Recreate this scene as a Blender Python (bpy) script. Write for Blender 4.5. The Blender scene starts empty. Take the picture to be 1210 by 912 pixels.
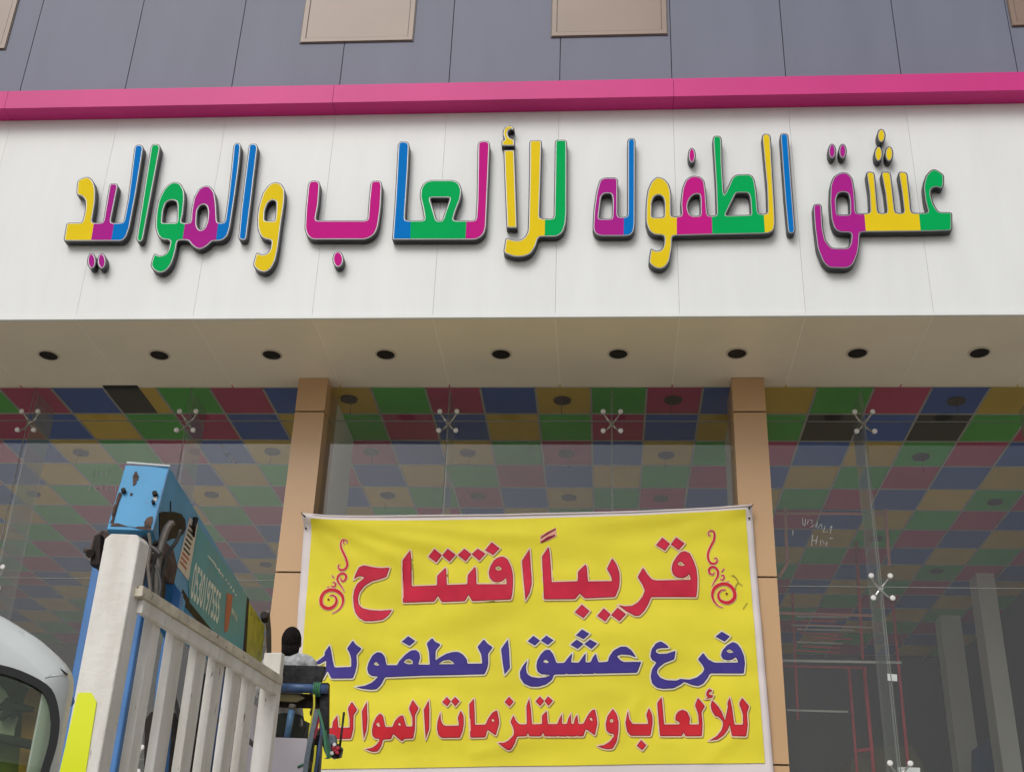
import bpy, bmesh, math, random
from mathutils import Vector, Matrix, noise
from mathutils.geometry import delaunay_2d_cdt
random.seed(7)
D = bpy.data
SC = bpy.context.scene
COL = SC.collection
R_ = math.radians
EYE = 1.6

# ------------------------------------------------------------------ camera
F_PX, PITCH, YAW, ROLL = 1473.02, 0.463578, -0.082607, 0.036065
fw = Vector((math.sin(YAW)*math.cos(PITCH), math.cos(YAW)*math.cos(PITCH), math.sin(PITCH)))
rt = Vector((math.cos(YAW), -math.sin(YAW), 0))
up = rt.cross(fw)
cr, sr = math.cos(ROLL), math.sin(ROLL)
rt, up = cr*rt + sr*up, -sr*rt + cr*up
cam = D.cameras.new("camera")
cam.sensor_fit = 'HORIZONTAL'
cam.sensor_width = 36
cam.lens = F_PX/1210*36
cam.clip_start = 0.05
cam.clip_end = 3000
camo = D.objects.new("camera", cam)
COL.objects.link(camo)
M = Matrix((( rt.x, up.x, -fw.x, 0), (rt.y, up.y, -fw.y, 0), (rt.z, up.z, -fw.z, EYE), (0, 0, 0, 1)))
camo.matrix_world = M
SC.camera = camo

# ------------------------------------------------------------------ light
SUN_EL, SUN_AZ = 44, 200          # azimuth from +Y clockwise: behind the camera, a little to the left
w = D.worlds.new("World")
SC.world = w
w.use_nodes = True
nt = w.node_tree
bg = nt.nodes['Background']
sky = nt.nodes.new('ShaderNodeTexSky')
sky.sky_type = 'NISHITA'
sky.sun_disc = False
sky.sun_elevation = R_(SUN_EL)
sky.sun_rotation = R_(SUN_AZ)
sky.air_density = 1.0
sky.dust_density = 4.0
sky.ozone_density = 1.0
hs = nt.nodes.new('ShaderNodeHueSaturation')
hs.inputs['Saturation'].default_value = 0.30
nt.links.new(sky.outputs[0], hs.inputs['Color'])
nt.links.new(hs.outputs[0], bg.inputs['Color'])
bg.inputs['Strength'].default_value = 0.112
sl = D.lights.new("sun", 'SUN')
sl.energy = 1.25
sl.angle = R_(35)
sl.color = (1.0, 0.96, 0.90)
so = D.objects.new("sun", sl)
COL.objects.link(so)
sd = Vector((math.sin(R_(SUN_AZ))*math.cos(R_(SUN_EL)), math.cos(R_(SUN_AZ))*math.cos(R_(SUN_EL)), math.sin(R_(SUN_EL))))
so.rotation_euler = sd.to_track_quat('Z', 'Y').to_euler()
so.location = sd*40
SC.view_settings.view_transform = 'Standard'
SC.view_settings.look = 'None'
SC.view_settings.gamma = 1
SC.view_settings.exposure = -0.16
SC.render.engine = 'CYCLES'
SC.cycles.max_bounces = 8
SC.cycles.transparent_max_bounces = 24
SC.cycles.sample_clamp_indirect = 6

# ------------------------------------------------------------------ measuring helpers (photo pixel -> world, on a chosen plane)
def ray(x, y):
    return fw + rt*((x-605)/F_PX) - up*((y-456)/F_PX)
def atY(x, y, Y):
    v = ray(x, y)
    return v*(Y/v.y) + Vector((0, 0, EYE))
def atZ(x, y, Z):
    v = ray(x, y)
    return v*((Z-EYE)/v.z) + Vector((0, 0, EYE))
def atPlane(x, y, P, n):
    v = ray(x, y); o = Vector((0, 0, EYE))
    return o + v*((P-o).dot(n)/v.dot(n))

# ------------------------------------------------------------------ materials
MATS = {}
def mat(name, col, rough=0.6, metal=0.0, spec=0.5, vary=0.0, vscale=3.0, bump=0.0, bscale=40, col2=None, dirt=0.0, dscale=6.0, dthr=0.55, dcol=(0.12, 0.09, 0.06), streak=False, rnd=0.0):
    m = D.materials.new(name); m.use_nodes = True
    t = m.node_tree; b = t.nodes['Principled BSDF']
    b.inputs['Roughness'].default_value = rough
    b.inputs['Metallic'].default_value = metal
    b.inputs['Specular IOR Level'].default_value = spec
    b.inputs['Base Color'].default_value = (*col, 1)
    tc = t.nodes.new('ShaderNodeNewGeometry')
    src = tc.outputs['Position']
    if streak:
        mp = t.nodes.new('ShaderNodeMapping'); mp.inputs['Scale'].default_value = (1, 1, 0.18)
        t.links.new(src, mp.inputs['Vector']); src = mp.outputs[0]
    last = None
    if vary > 0:
        n = t.nodes.new('ShaderNodeTexNoise'); n.inputs['Scale'].default_value = vscale; n.inputs['Detail'].default_value = 5
        t.links.new(src, n.inputs['Vector'])
        mx = t.nodes.new('ShaderNodeMix'); mx.data_type = 'RGBA'
        c2 = col2 if col2 else tuple(c*(1-vary) for c in col)
        c1 = col if col2 else tuple(min(1, c*(1+vary)) for c in col)
        mx.inputs[6].default_value = (*c1, 1); mx.inputs[7].default_value = (*c2, 1)
        rmp = t.nodes.new('ShaderNodeMapRange'); rmp.inputs[1].default_value = 0.3; rmp.inputs[2].default_value = 0.7
        t.links.new(n.outputs['Fac'], rmp.inputs[0]); t.links.new(rmp.outputs[0], mx.inputs[0])
        last = mx.outputs[2]
    if dirt > 0:
        n = t.nodes.new('ShaderNodeTexNoise'); n.inputs['Scale'].default_value = dscale; n.inputs['Detail'].default_value = 8; n.inputs['Roughness'].default_value = 0.65
        t.links.new(src, n.inputs['Vector'])
        r2 = t.nodes.new('ShaderNodeMapRange'); r2.inputs[1].default_value = dthr; r2.inputs[2].default_value = dthr+0.06; r2.inputs[4].default_value = dirt
        t.links.new(n.outputs['Fac'], r2.inputs[0])
        mx = t.nodes.new('ShaderNodeMix'); mx.data_type = 'RGBA'
        if last: t.links.new(last, mx.inputs[6])
        else: mx.inputs[6].default_value = (*col, 1)
        mx.inputs[7].default_value = (*dcol, 1)
        t.links.new(r2.outputs[0], mx.inputs[0]); last = mx.outputs[2]
    if rnd > 0:      # every separate piece a shade of its own
        oi = t.nodes.new('ShaderNodeObjectInfo'); mr = t.nodes.new('ShaderNodeMapRange'); mr.inputs[3].default_value = 1-rnd; mr.inputs[4].default_value = 1+rnd
        hv = t.nodes.new('ShaderNodeHueSaturation'); t.links.new(oi.outputs['Random'], mr.inputs[0]); t.links.new(mr.outputs[0], hv.inputs['Value'])
        if last: t.links.new(last, hv.inputs['Color'])
        else: hv.inputs['Color'].default_value = (*col, 1)
        last = hv.outputs[0]
    if last: t.links.new(last, b.inputs['Base Color'])
    if bump > 0:
        n = t.nodes.new('ShaderNodeTexNoise'); n.inputs['Scale'].default_value = bscale; n.inputs['Detail'].default_value = 4
        t.links.new(tc.outputs['Position'], n.inputs['Vector'])
        bp = t.nodes.new('ShaderNodeBump'); bp.inputs['Strength'].default_value = bump; bp.inputs['Distance'].default_value = 0.01
        t.links.new(n.outputs['Fac'], bp.inputs['Height']); t.links.new(bp.outputs[0], b.inputs['Normal'])
    MATS[name] = m
    return m

def glassmat(name, tint, refl=1.0, haze=0.0, hcol=(0.6, 0.6, 0.6)):
    m = D.materials.new(name); m.use_nodes = True
    t = m.node_tree; t.nodes.clear()
    out = t.nodes.new('ShaderNodeOutputMaterial')
    g = t.nodes.new('ShaderNodeNewGeometry')
    dot = t.nodes.new('ShaderNodeVectorMath'); dot.operation = 'DOT_PRODUCT'
    t.links.new(g.outputs['Incoming'], dot.inputs[0]); t.links.new(g.outputs['Normal'], dot.inputs[1])
    ab = t.nodes.new('ShaderNodeMath'); ab.operation = 'ABSOLUTE'; t.links.new(dot.outputs['Value'], ab.inputs[0])
    om = t.nodes.new('ShaderNodeMath'); om.operation = 'SUBTRACT'; om.inputs[0].default_value = 1; t.links.new(ab.outputs[0], om.inputs[1])
    pw = t.nodes.new('ShaderNodeMath'); pw.operation = 'POWER'; pw.inputs[1].default_value = 5; t.links.new(om.outputs[0], pw.inputs[0])
    ma = t.nodes.new('ShaderNodeMath'); ma.operation = 'MULTIPLY_ADD'; ma.inputs[1].default_value = 0.95; ma.inputs[2].default_value = 0.045*refl
    t.links.new(pw.outputs[0], ma.inputs[0])
    tr = t.nodes.new('ShaderNodeBsdfTransparent'); tr.inputs[0].default_value = (*tint, 1)
    gl = t.nodes.new('ShaderNodeBsdfGlossy'); gl.inputs['Roughness'].default_value = 0.0; gl.inputs['Color'].default_value = (1, 1, 1, 1)
    mx = t.nodes.new('ShaderNodeMixShader')
    base = tr.outputs[0]
    if haze > 0:
        df = t.nodes.new('ShaderNodeBsdfDiffuse'); df.inputs[0].default_value = (*hcol, 1)
        m2 = t.nodes.new('ShaderNodeMixShader'); m2.inputs[0].default_value = haze
        t.links.new(tr.outputs[0], m2.inputs[1]); t.links.new(df.outputs[0], m2.inputs[2]); base = m2.outputs[0]
    t.links.new(ma.outputs[0], mx.inputs[0]); t.links.new(base, mx.inputs[1]); t.links.new(gl.outputs[0], mx.inputs[2])
    t.links.new(mx.outputs[0], out.inputs['Surface'])
    MATS[name] = m
    return m

mat('fascia', (0.79, 0.815, 0.82), 0.45, vary=0.022, vscale=5.0, spec=0.35, streak=True, rnd=0.012, dirt=0.10, dscale=9, dthr=0.66, dcol=(0.45, 0.42, 0.36))
mat('fascia_joint', (0.90, 0.88, 0.82), 0.8)
mat('soffit', (0.86, 0.79, 0.66), 0.30, spec=0.5, vary=0.04, vscale=1.2, rnd=0.015)
mat('soffit_joint', (0.95, 0.90, 0.80), 0.7)
mat('grey_panel', (0.180, 0.192, 0.262), 0.5, vary=0.05, vscale=2.5, spec=0.25, streak=True, rnd=0.03)
mat('dark_joint', (0.075, 0.06, 0.05), 0.9)
mat('pink', (0.64, 0.032, 0.24), 0.45, spec=0.3, vary=0.06, vscale=1.0)
mat('tan_panel', (0.56, 0.355, 0.19), 0.36, rnd=0.02, spec=0.5, vary=0.04, vscale=1.1)
mat('win_tan', (0.245, 0.17, 0.13), 0.35, vary=0.08, vscale=1.5)
mat('win_frame', (0.12, 0.09, 0.07), 0.5)
mat('downlight_ring', (0.62, 0.56, 0.47), 0.4)
mat('downlight_dark', (0.012, 0.008, 0.009), 0.6)
mat('concrete_wall', (0.40, 0.40, 0.40), 0.8, vary=0.08, vscale=0.8)
mat('inner_wall', (0.16, 0.17, 0.18), 0.8, vary=0.08, vscale=0.8)
mat('inner_column', (0.86, 0.87, 0.83), 0.7, vary=0.05, vscale=0.8)
mat('inner_floor', (0.40, 0.38, 0.35), 0.6, vary=0.1)
mat('tile_blue', (0.050, 0.145, 0.54), 0.45, vary=0.05, rnd=0.10)
mat('tile_yellow', (0.80, 0.54, 0.07), 0.45, vary=0.05, rnd=0.10)
mat('tile_green', (0.08, 0.55, 0.075), 0.45, vary=0.05, rnd=0.10)
mat('tile_magenta', (0.60, 0.05, 0.17), 0.45, vary=0.05, rnd=0.10)
mat('tile_black', (0.025, 0.025, 0.022), 0.6, vary=0.05)
mat('grid', (0.50, 0.48, 0.45), 0.6)
mat('spot_dark', (0.055, 0.035, 0.035), 0.5)
mat('steel', (0.62, 0.60, 0.58), 0.25, metal=0.9)
mat('cap_white', (0.78, 0.78, 0.78), 0.3)
mat('letter_side', (0.018, 0.018, 0.022), 0.45)
mat('letter_trim', (0.40, 0.42, 0.43), 0.35, metal=0.3)
mat('letter_yellow', (0.84, 0.62, 0.016), 0.6, spec=0.04, vary=0.03)
mat('letter_green', (0.0, 0.42, 0.105), 0.6, spec=0.04, vary=0.03)
mat('letter_blue', (0.0, 0.185, 0.60), 0.6, spec=0.04, vary=0.03)
mat('letter_purple', (0.43, 0.018, 0.28), 0.6, spec=0.04, vary=0.03)
mat('letter_magenta', (0.57, 0.014, 0.25), 0.6, spec=0.04, vary=0.03)
mat('banner_white', (0.72, 0.66, 0.67), 0.55)
mat('banner_yellow', (0.77, 0.68, 0.045), 0.6, spec=0.18, vary=0.07, vscale=1.6, bump=0.25, bscale=9)
mat('banner_yellow_light', (0.74, 0.66, 0.30), 0.6, spec=0.18)
mat('print_shadow', (0.34, 0.29, 0.05), 0.6, spec=0.18)
mat('print_halo', (0.80, 0.58, 0.42), 0.6, spec=0.18)
mat('print_halo_pale', (0.74, 0.70, 0.55), 0.6, spec=0.18)
mat('print_red_edge', (0.26, 0.012, 0.035), 0.6, spec=0.18)
mat('print_red', (0.58, 0.022, 0.06), 0.6, spec=0.18, vary=0.12, vscale=5)
mat('print_red2', (0.60, 0.022, 0.035), 0.6, spec=0.18, vary=0.10, vscale=5)
mat('print_blue_edge', (0.045, 0.02, 0.16), 0.6, spec=0.18)
mat('print_blue', (0.055, 0.040, 0.26), 0.6, spec=0.18, vary=0.12, vscale=5)
mat('print_pink', (0.75, 0.40, 0.30), 0.6, spec=0.18)
mat('mark_green', (0.20, 0.18, 0.03), 0.6)
mat('white_wood', (0.84, 0.83, 0.80), 0.6, vary=0.10, vscale=9, col2=(0.62, 0.59, 0.53), rnd=0.04, dirt=0.85, dscale=38, dthr=0.645, dcol=(0.10, 0.08, 0.06), bump=0.35, bscale=30, streak=True)
mat('grey_wood', (0.62, 0.57, 0.46), 0.75, vary=0.2, vscale=12, dirt=0.8, dscale=26, dthr=0.6, dcol=(0.09, 0.06, 0.04), bump=0.6, bscale=35)
mat('tape', (0.78, 0.86, 0.0), 0.35)
mat('crane_blue', (0.085, 0.33, 0.60), 0.5, spec=0.25, vary=0.08, vscale=4, dirt=0.85, dscale=16, dthr=0.64, dcol=(0.16, 0.07, 0.05), bump=0.1, bscale=20)
mat('crane_blue_deep', (0.06, 0.20, 0.50), 0.5, vary=0.15, vscale=4, dirt=0.6, dscale=10, dthr=0.64, dcol=(0.05, 0.05, 0.06))
mat('rust', (0.085, 0.052, 0.042), 0.85, vary=0.6, vscale=26, bump=0.6, bscale=40)
mat('dark_grease', (0.028, 0.022, 0.02), 0.65, spec=0.15, vary=0.4, vscale=14, bump=0.4, bscale=40)
mat('rubber', (0.05, 0.048, 0.048), 0.5, vary=0.3, vscale=20)
mat('hose_grey', (0.13, 0.115, 0.10), 0.6, vary=0.25, vscale=20)
mat('teal', (0.015, 0.30, 0.42), 0.45, spec=0.3, vary=0.10, vscale=4, dirt=0.3, dscale=8, dthr=0.6, dcol=(0.10, 0.20, 0.26))
mat('sticker_white', (0.66, 0.60, 0.55), 0.5, dirt=0.5, dscale=25, dthr=0.55, dcol=(0.3, 0.2, 0.2))
mat('sticker_red', (0.45, 0.06, 0.07), 0.5)
mat('text_white', (0.70, 0.80, 0.74), 0.5)
mat('old_yellow', (0.42, 0.40, 0.035), 0.5, vary=0.25, vscale=9, dirt=0.8, dscale=12, dthr=0.60, dcol=(0.05, 0.045, 0.03))
mat('cab_white', (0.70, 0.75, 0.75), 0.28, spec=0.6, vary=0.06, vscale=2.5, dirt=0.25, dscale=14, dthr=0.62, dcol=(0.28, 0.27, 0.24))
mat('gasket', (0.012, 0.013, 0.014), 0.5)
mat('olive', (0.20, 0.26, 0.06), 0.7, vary=0.5, vscale=9)
mat('mottled_orange', (0.70, 0.26, 0.03), 0.7, vary=0.4, vscale=12, col2=(0.50, 0.38, 0.04))
mat('film_pale', (0.55, 0.60, 0.48), 0.7, vary=0.3, vscale=14)
mat('leaf_dark', (0.025, 0.035, 0.015), 0.7)
mat('skin', (0.12, 0.06, 0.04), 0.5)
mat('hair', (0.012, 0.009, 0.009), 0.9, spec=0.15, vary=0.5, vscale=45, bump=1.0, bscale=70)
mat('shirt', (0.46, 0.47, 0.49), 0.9, spec=0.1, vary=0.3, vscale=26, bump=1.0, bscale=22)
mat('trousers', (0.055, 0.065, 0.06), 0.85, vary=0.3, vscale=12, bump=0.5, bscale=25)
mat('seat_dark', (0.025, 0.025, 0.028), 0.6, spec=0.2, vary=0.5, vscale=25, dirt=0.4, dscale=30, dthr=0.6, dcol=(0.13, 0.13, 0.13))
mat('tube_blue', (0.055, 0.11, 0.25), 0.4, vary=0.2, vscale=15)
mat('strut_blue', (0.10, 0.22, 0.40), 0.4, vary=0.2, vscale=15)
mat('strap_green', (0.05, 0.20, 0.11), 0.6, vary=0.2, vscale=40)
mat('strap_yellow', (0.60, 0.55, 0.03), 0.6)
mat('strap_grey', (0.14, 0.18, 0.22), 0.6, vary=0.2, vscale=40)
mat('strap_red', (0.38, 0.02, 0.06), 0.6)
mat('red_part', (0.50, 0.02, 0.05), 0.5)
mat('panel_white', (0.58, 0.54, 0.60), 0.5, vary=0.05, dirt=0.7, dscale=7, dthr=0.68, dcol=(0.16, 0.12, 0.13))
mat('scaffold_red', (0.55, 0.05, 0.07), 0.5, vary=0.2, vscale=8)
mat('scaffold_pale', (0.70, 0.30, 0.27), 0.6)
mat('tube_light', (0.75, 0.75, 0.73), 0.4)
mat('box_blue', (0.03, 0.09, 0.22), 0.7)
mat('khaki_box', (0.13, 0.11, 0.05), 0.8, vary=0.2)
mat('chalk', (0.50, 0.51, 0.53), 0.8)
mat('asphalt', (0.055, 0.055, 0.057), 0.9, vary=0.25, vscale=3, bump=0.5, bscale=60)
mat('paving', (0.50, 0.45, 0.37), 0.8, vary=0.12, vscale=2, bump=0.3, bscale=30)
mat('kerb', (0.42, 0.41, 0.39), 0.8, vary=0.1)
mat('street_wall', (0.34, 0.30, 0.24), 0.8, vary=0.1, vscale=1)
mat('dark_glass', (0.03, 0.035, 0.04), 0.1)
mat('tyre', (0.02, 0.02, 0.02), 0.8)
glassmat('glass', (0.965, 0.975, 0.97), refl=0.76, haze=0.012, hcol=(0.62, 0.60, 0.62))
glassmat('fin_glass', (0.86, 0.90, 0.88), refl=0.8, haze=0.19, hcol=(0.52, 0.56, 0.52))
mat('silicone', (0.20, 0.21, 0.20), 0.6)
glassmat('cab_glass', (0.84, 0.88, 0.80), refl=0.9)

# ------------------------------------------------------------------ mesh helpers
class MB:
    def __init__(s): s.v = []; s.f = []
    def add(s, vs, fs):
        k = len(s.v); s.v += [tuple(p) for p in vs]; s.f += [tuple(i+k for i in f) for f in fs]; return s
    def box(s, a, b):
        x0, y0, z0 = a; x1, y1, z1 = b
        return s.add([(x0,y0,z0),(x1,y0,z0),(x1,y1,z0),(x0,y1,z0),(x0,y0,z1),(x1,y0,z1),(x1,y1,z1),(x0,y1,z1)],
                     [(0,3,2,1),(4,5,6,7),(0,1,5,4),(1,2,6,5),(2,3,7,6),(3,0,4,7)])
    def hexa(s, q0, q1):      # two quads joined
        return s.add(list(q0)+list(q1), [(0,3,2,1),(4,5,6,7),(0,1,5,4),(1,2,6,5),(2,3,7,6),(3,0,4,7)])
    def prism(s, loop, off):  # loop of 3-D points, swept by vector off
        n = len(loop); off = Vector(off)
        vs = [Vector(p) for p in loop] + [Vector(p)+off for p in loop]
        fs = [tuple(range(n)), tuple(range(2*n-1, n-1, -1))] + [(i, i+n, (i+1) % n+n, (i+1) % n) for i in range(n)]
        return s.add(vs, fs)
    def tube(s, pts, r, n=8, cap=True):
        pts = [Vector(p) for p in pts]; m = len(pts); rs = r if isinstance(r, (list, tuple)) else [r]*m
        k = len(s.v); prev = None
        for i, p in enumerate(pts):
            t = (pts[min(i+1, m-1)] - pts[max(i-1, 0)]).normalized()
            if prev is None:
                a = t.orthogonal().normalized()
            else:
                a = (prev - t*prev.dot(t))
                a = a.normalized() if a.length > 1e-6 else t.orthogonal().normalized()
            prev = a; b = t.cross(a)
            for j in range(n):
                q = 2*math.pi*j/n
                s.v.append(tuple(p + (a*math.cos(q)+b*math.sin(q))*rs[i]))
        for i in range(m-1):
            for j in range(n):
                s.f.append((k+i*n+j, k+i*n+(j+1) % n, k+(i+1)*n+(j+1) % n, k+(i+1)*n+j))
        if cap:
            s.f.append(tuple(k+j for j in range(n-1, -1, -1))); s.f.append(tuple(k+(m-1)*n+j for j in range(n)))
        return s
    def ribbon(s, pts, wv, nrm, th=0.003):   # flat strap following pts, half width vector wv
        pts = [Vector(p) for p in pts]; wv = Vector(wv); nrm = Vector(nrm)*th
        k = len(s.v)
        for p in pts:
            for q in (p-wv, p+wv, p+wv+nrm, p-wv+nrm): s.v.append(tuple(q))
        for i in range(len(pts)-1):
            for j in range(4):
                s.f.append((k+i*4+j, k+i*4+(j+1) % 4, k+(i+1)*4+(j+1) % 4, k+(i+1)*4+j))
        e = k+(len(pts)-1)*4
        s.f += [(k+3, k+2, k+1, k), (e, e+1, e+2, e+3)]
        return s
    def mesh(s, name):
        me = D.meshes.new(name); me.from_pydata(s.v, [], s.f); me.update(); return me
    def build(s, name, m, parent=None, smooth=False, bevel=0, fixn=True):
        me = s.mesh(name)
        if fixn:
            bm = bmesh.new(); bm.from_mesh(me); bmesh.ops.recalc_face_normals(bm, faces=bm.faces); bm.to_mesh(me); bm.free()
        me.materials.append(MATS[m])
        if smooth:
            for p in me.polygons: p.use_smooth = True
        o = D.objects.new(name, me); COL.objects.link(o)
        if parent: attach(o, parent)
        if bevel:
            b = o.modifiers.new('bevel', 'BEVEL'); b.width = bevel; b.segments = 2; b.limit_method = 'ANGLE'; b.angle_limit = R_(40)
        return o
def attach(o, parent):
    o.parent = parent
    o.matrix_parent_inverse = parent_matrix(parent).inverted()
def parent_matrix(p):
    m = Matrix.LocRotScale(p.location, p.rotation_euler, p.scale)
    if p.parent: m = parent_matrix(p.parent) @ p.matrix_parent_inverse @ m
    return m
def empty(name, loc=(0, 0, 0), label=None, cat=None, group=None, parent=None):
    o = D.objects.new(name, None); o.location = loc; o.empty_display_size = 0.1; COL.objects.link(o)
    if parent: attach(o, parent)
    if label: tag(o, label, cat, group)
    return o
def tag(o, label, cat, group=None):
    o['label'] = label; o['category'] = cat
    if group: o['group'] = group
    return o
def structure(o): o['kind'] = 'structure'; return o
def stuff(o): o['kind'] = 'stuff'; return o
def box(name, a, b, m, parent=None, bevel=0): return MB().box(a, b).build(name, m, parent, bevel=bevel)
def slab(name, px, Y, depth, m, parent=None, bevel=0):   # outline measured in the photo, standing at distance Y, with real thickness
    return MB().prism([atY(x, y, Y) for x, y in px], (0, depth, 0)).build(name, m, parent, bevel=bevel)

def area2(l): return sum(l[i][0]*l[(i+1) % len(l)][1]-l[(i+1) % len(l)][0]*l[i][1] for i in range(len(l)))
def ccw(l): return l if area2(l) > 0 else l[::-1]
def rounded(l, r, seg=3):
    out = []; n = len(l)
    for i in range(n):
        p0, p, p1 = Vector(l[i-1]), Vector(l[i]), Vector(l[(i+1) % n])
        a, b = p0-p, p1-p; la, lb = a.length, b.length
        if la < 1e-9 or lb < 1e-9: continue
        d = min(r, la*0.45, lb*0.45)
        s, e = p+a/la*d, p+b/lb*d
        for k in range(seg):
            t = k/(seg-1); out.append(tuple((1-t)**2*s+2*t*(1-t)*p+t*t*e))
    res = []
    for q in out:
        if not res or (Vector(q)-Vector(res[-1])).length > 1e-5: res.append(q)
    if (Vector(res[0])-Vector(res[-1])).length < 1e-5: res.pop()
    return res
def offset(l, d):      # l is ccw; d > 0 grows it
    n = len(l); out = []
    for i in range(n):
        p0, p, p1 = Vector(l[i-1]), Vector(l[i]), Vector(l[(i+1) % n])
        a, b = (p-p0).normalized(), (p1-p).normalized()
        na, nb = Vector((a.y, -a.x)), Vector((b.y, -b.x))
        m = na+nb
        if m.length < 1e-4: m = na
        m.normalize(); c = max(0.45, m.dot(na))
        out.append(tuple(p+m*(d/c)))
    return out
def inside(x, y, l):
    c = False; n = len(l); j = n-1
    for i in range(n):
        xi, yi = l[i]; xj, yj = l[j]
        if (yi > y) != (yj > y) and x < (xj-xi)*(y-yi)/(yj-yi)+xi: c = not c
        j = i
    return c
def fill2d(outers, holes, grid=0, cuts=()):
    pts = []; ed = []
    for l in list(outers)+list(holes):
        k = len(pts); n = len(l); pts += [Vector(p) for p in l]; ed += [(k+i, k+(i+1) % n) for i in range(n)]
    for a, b in cuts:
        k = len(pts); pts += [Vector(a), Vector(b)]; ed.append((k, k+1))
    if grid:
        xs = [p[0] for l in outers for p in l]; ys = [p[1] for l in outers for p in l]
        gx = math.floor(min(xs)/grid)*grid
        while gx < max(xs):
            gy = math.floor(min(ys)/grid)*grid
            while gy < max(ys):
                if any(inside(gx, gy, l) for l in outers): pts.append(Vector((gx, gy)))
                gy += grid
            gx += grid
    v, e, f, *_ = delaunay_2d_cdt(pts, ed, [], 0, 1e-6)
    tri = []; piece = []
    for t in f:
        cx = sum(v[i].x for i in t)/len(t); cy = sum(v[i].y for i in t)/len(t)
        if not any(inside(cx, cy, l) for l in outers) or any(inside(cx, cy, l) for l in holes): continue
        k = 0
        for a, b in cuts:      # cut lines go bottom -> top, pieces are numbered left to right
            if (b[0]-a[0])*(cy-a[1])-(b[1]-a[1])*(cx-a[0]) < 0: k += 1
        tri.append(tuple(t)); piece.append(k)
    return v, tri, piece

# ================================================================== ground
GL = 0.0
g = MB(); g.add([(-400, -400, -0.004), (400, -400, -0.004), (400, 400, -0.004), (-400, 400, -0.004)], [(0, 1, 2, 3)])
structure(g.build('ground', 'paving'))
structure(MB().box((-60, -14, -0.3), (60, 0.6, 0.0)).build('road', 'asphalt'))  # unseen road, cut short so pale ground bounces light onto the soffit
structure(MB().box((-60, 9.2, -0.3), (60, 9.35, 0.02)).build('kerb', 'kerb', bevel=0.01))
structure(MB().box((-60, 9.35, -0.3), (60, 11.9, 0.016)).build('pavement', 'paving'))

# ================================================================== building
ZS = EYE + 6.015          # canopy underside
ZF = EYE + 8.53           # fascia top
ZP = EYE + 8.766          # pink band top
YF, YG, YP, YPK = 10.512, 12.01, 11.803, 10.305
J0, JS = -0.475, 1.199    # panel joints
bld = empty('shop_building', (0, 12, 0), 'modern shop building with grey upper panels, pink band, white fascia and tinted glass front', 'building')
XL, XR = -10.2, 8.4
jx = [J0+JS*k for k in range(-8, 8)]
# --- upper wall
up_w = box('upper_wall', (XL, YF+0.03, ZF+0.0), (XR, YF+0.5, ZP+4.2), 'dark_joint', bld)
for i in range(len(jx)-1):
    box('grey_panel', (jx[i]+0.0045, YF, ZP-0.1), (jx[i+1]-0.0045, YF+0.028, ZP+3.0), 'grey_panel', up_w)
def px_window(l, r, bl, br):
    x0 = atY(l, bl, YF-0.02).x; x1 = atY(r, br, YF-0.02).x; z0 = (atY(l, bl, YF-0.02).z+atY(r, br, YF-0.02).z)/2
    wnd = empty('window', ((x0+x1)/2, YF, z0), parent=bld)
    z1 = z0+1.25; e = 0.05
    fr = MB()
    fr.box((x0, YF-0.022, z0), (x0+e, YF-0.001, z1)); fr.box((x1-e, YF-0.022, z0), (x1, YF-0.001, z1))
    fr.box((x0+e, YF-0.022, z0), (x1-e, YF-0.001, z0+e)); fr.box((x0+e, YF-0.022, z1-e), (x1-e, YF-0.001, z1))
    fr.build('window_frame', 'win_tan', wnd)
    box('window_pane', (x0+e+0.008, YF-0.015, z0+e+0.008), (x1-e-0.008, YF-0.004, z1-e-0.008), 'win_tan', wnd)
    o = MB(); t = 0.012
    o.box((x0-t, YF-0.012, z0-t), (x0, YF-0.001, z1+t)); o.box((x1, YF-0.012, z0-t), (x1+t, YF-0.001, z1+t)); o.box((x0, YF-0.012, z0-t), (x1, YF-0.001, z0)); o.box((x0, YF-0.012, z1), (x1, YF-0.001, z1+t))
    o.box((x0+e, YF-0.010, z0+e), (x0+e+0.008, YF-0.002, z1-e)); o.box((x1-e-0.008, YF-0.010, z0+e), (x1-e, YF-0.002, z1-e)); o.box((x0+e+.008, YF-0.010, z0+e), (x1-e-.008, YF-0.002, z0+e+0.008))
    o.build('window_seal', 'win_frame', wnd)
px_window(355, 487, 49.5, 47.5)
px_window(652, 788, 43, 39.5)
px_window(-130, 5, 60, 57)
px_window(1197, 1330, 31, 26)
# --- pink band
pb = empty('pink_band', (0, YPK, ZF), parent=bld)
for i in range(0, len(jx)-1, 3):
    a, b = jx[i], jx[min(i+3, len(jx)-1)]
    box('band_panel', (a+0.002, YPK, ZF), (b-0.002, YF+0.02, ZP), 'pink', pb)
# --- white fascia
fa = box('fascia', (XL, YF+0.0285, ZS+0.02), (XR, YF+0.25, ZF), 'fascia_joint', bld)
for i in range(len(jx)-1):
    box('fascia_panel', (jx[i]+0.0012, YF, ZS), (jx[i+1]-0.0012, YF+0.028, ZF-0.004), 'fascia', fa)
box('fascia_lip', (XL, YF-0.018, ZS-0.004), (XR, YF-0.001, ZS+0.032), 'fascia', fa)
# --- soffit
sf = box('soffit', (XL, YF+0.03, ZS+0.008), (XR, YG+0.02, ZS+0.02), 'soffit_joint', bld)
for i in range(len(jx)-1):
    box('soffit_panel', (jx[i]+0.007, YF+0.030, ZS+0.0045), (jx[i+1]-0.007, YG+0.03, ZS+0.0078), 'soffit', sf)
box('canopy_roof', (XL, YF+0.26, ZS+0.3), (XR, YG+12, ZF-0.1), 'concrete_wall', bld)
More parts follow.
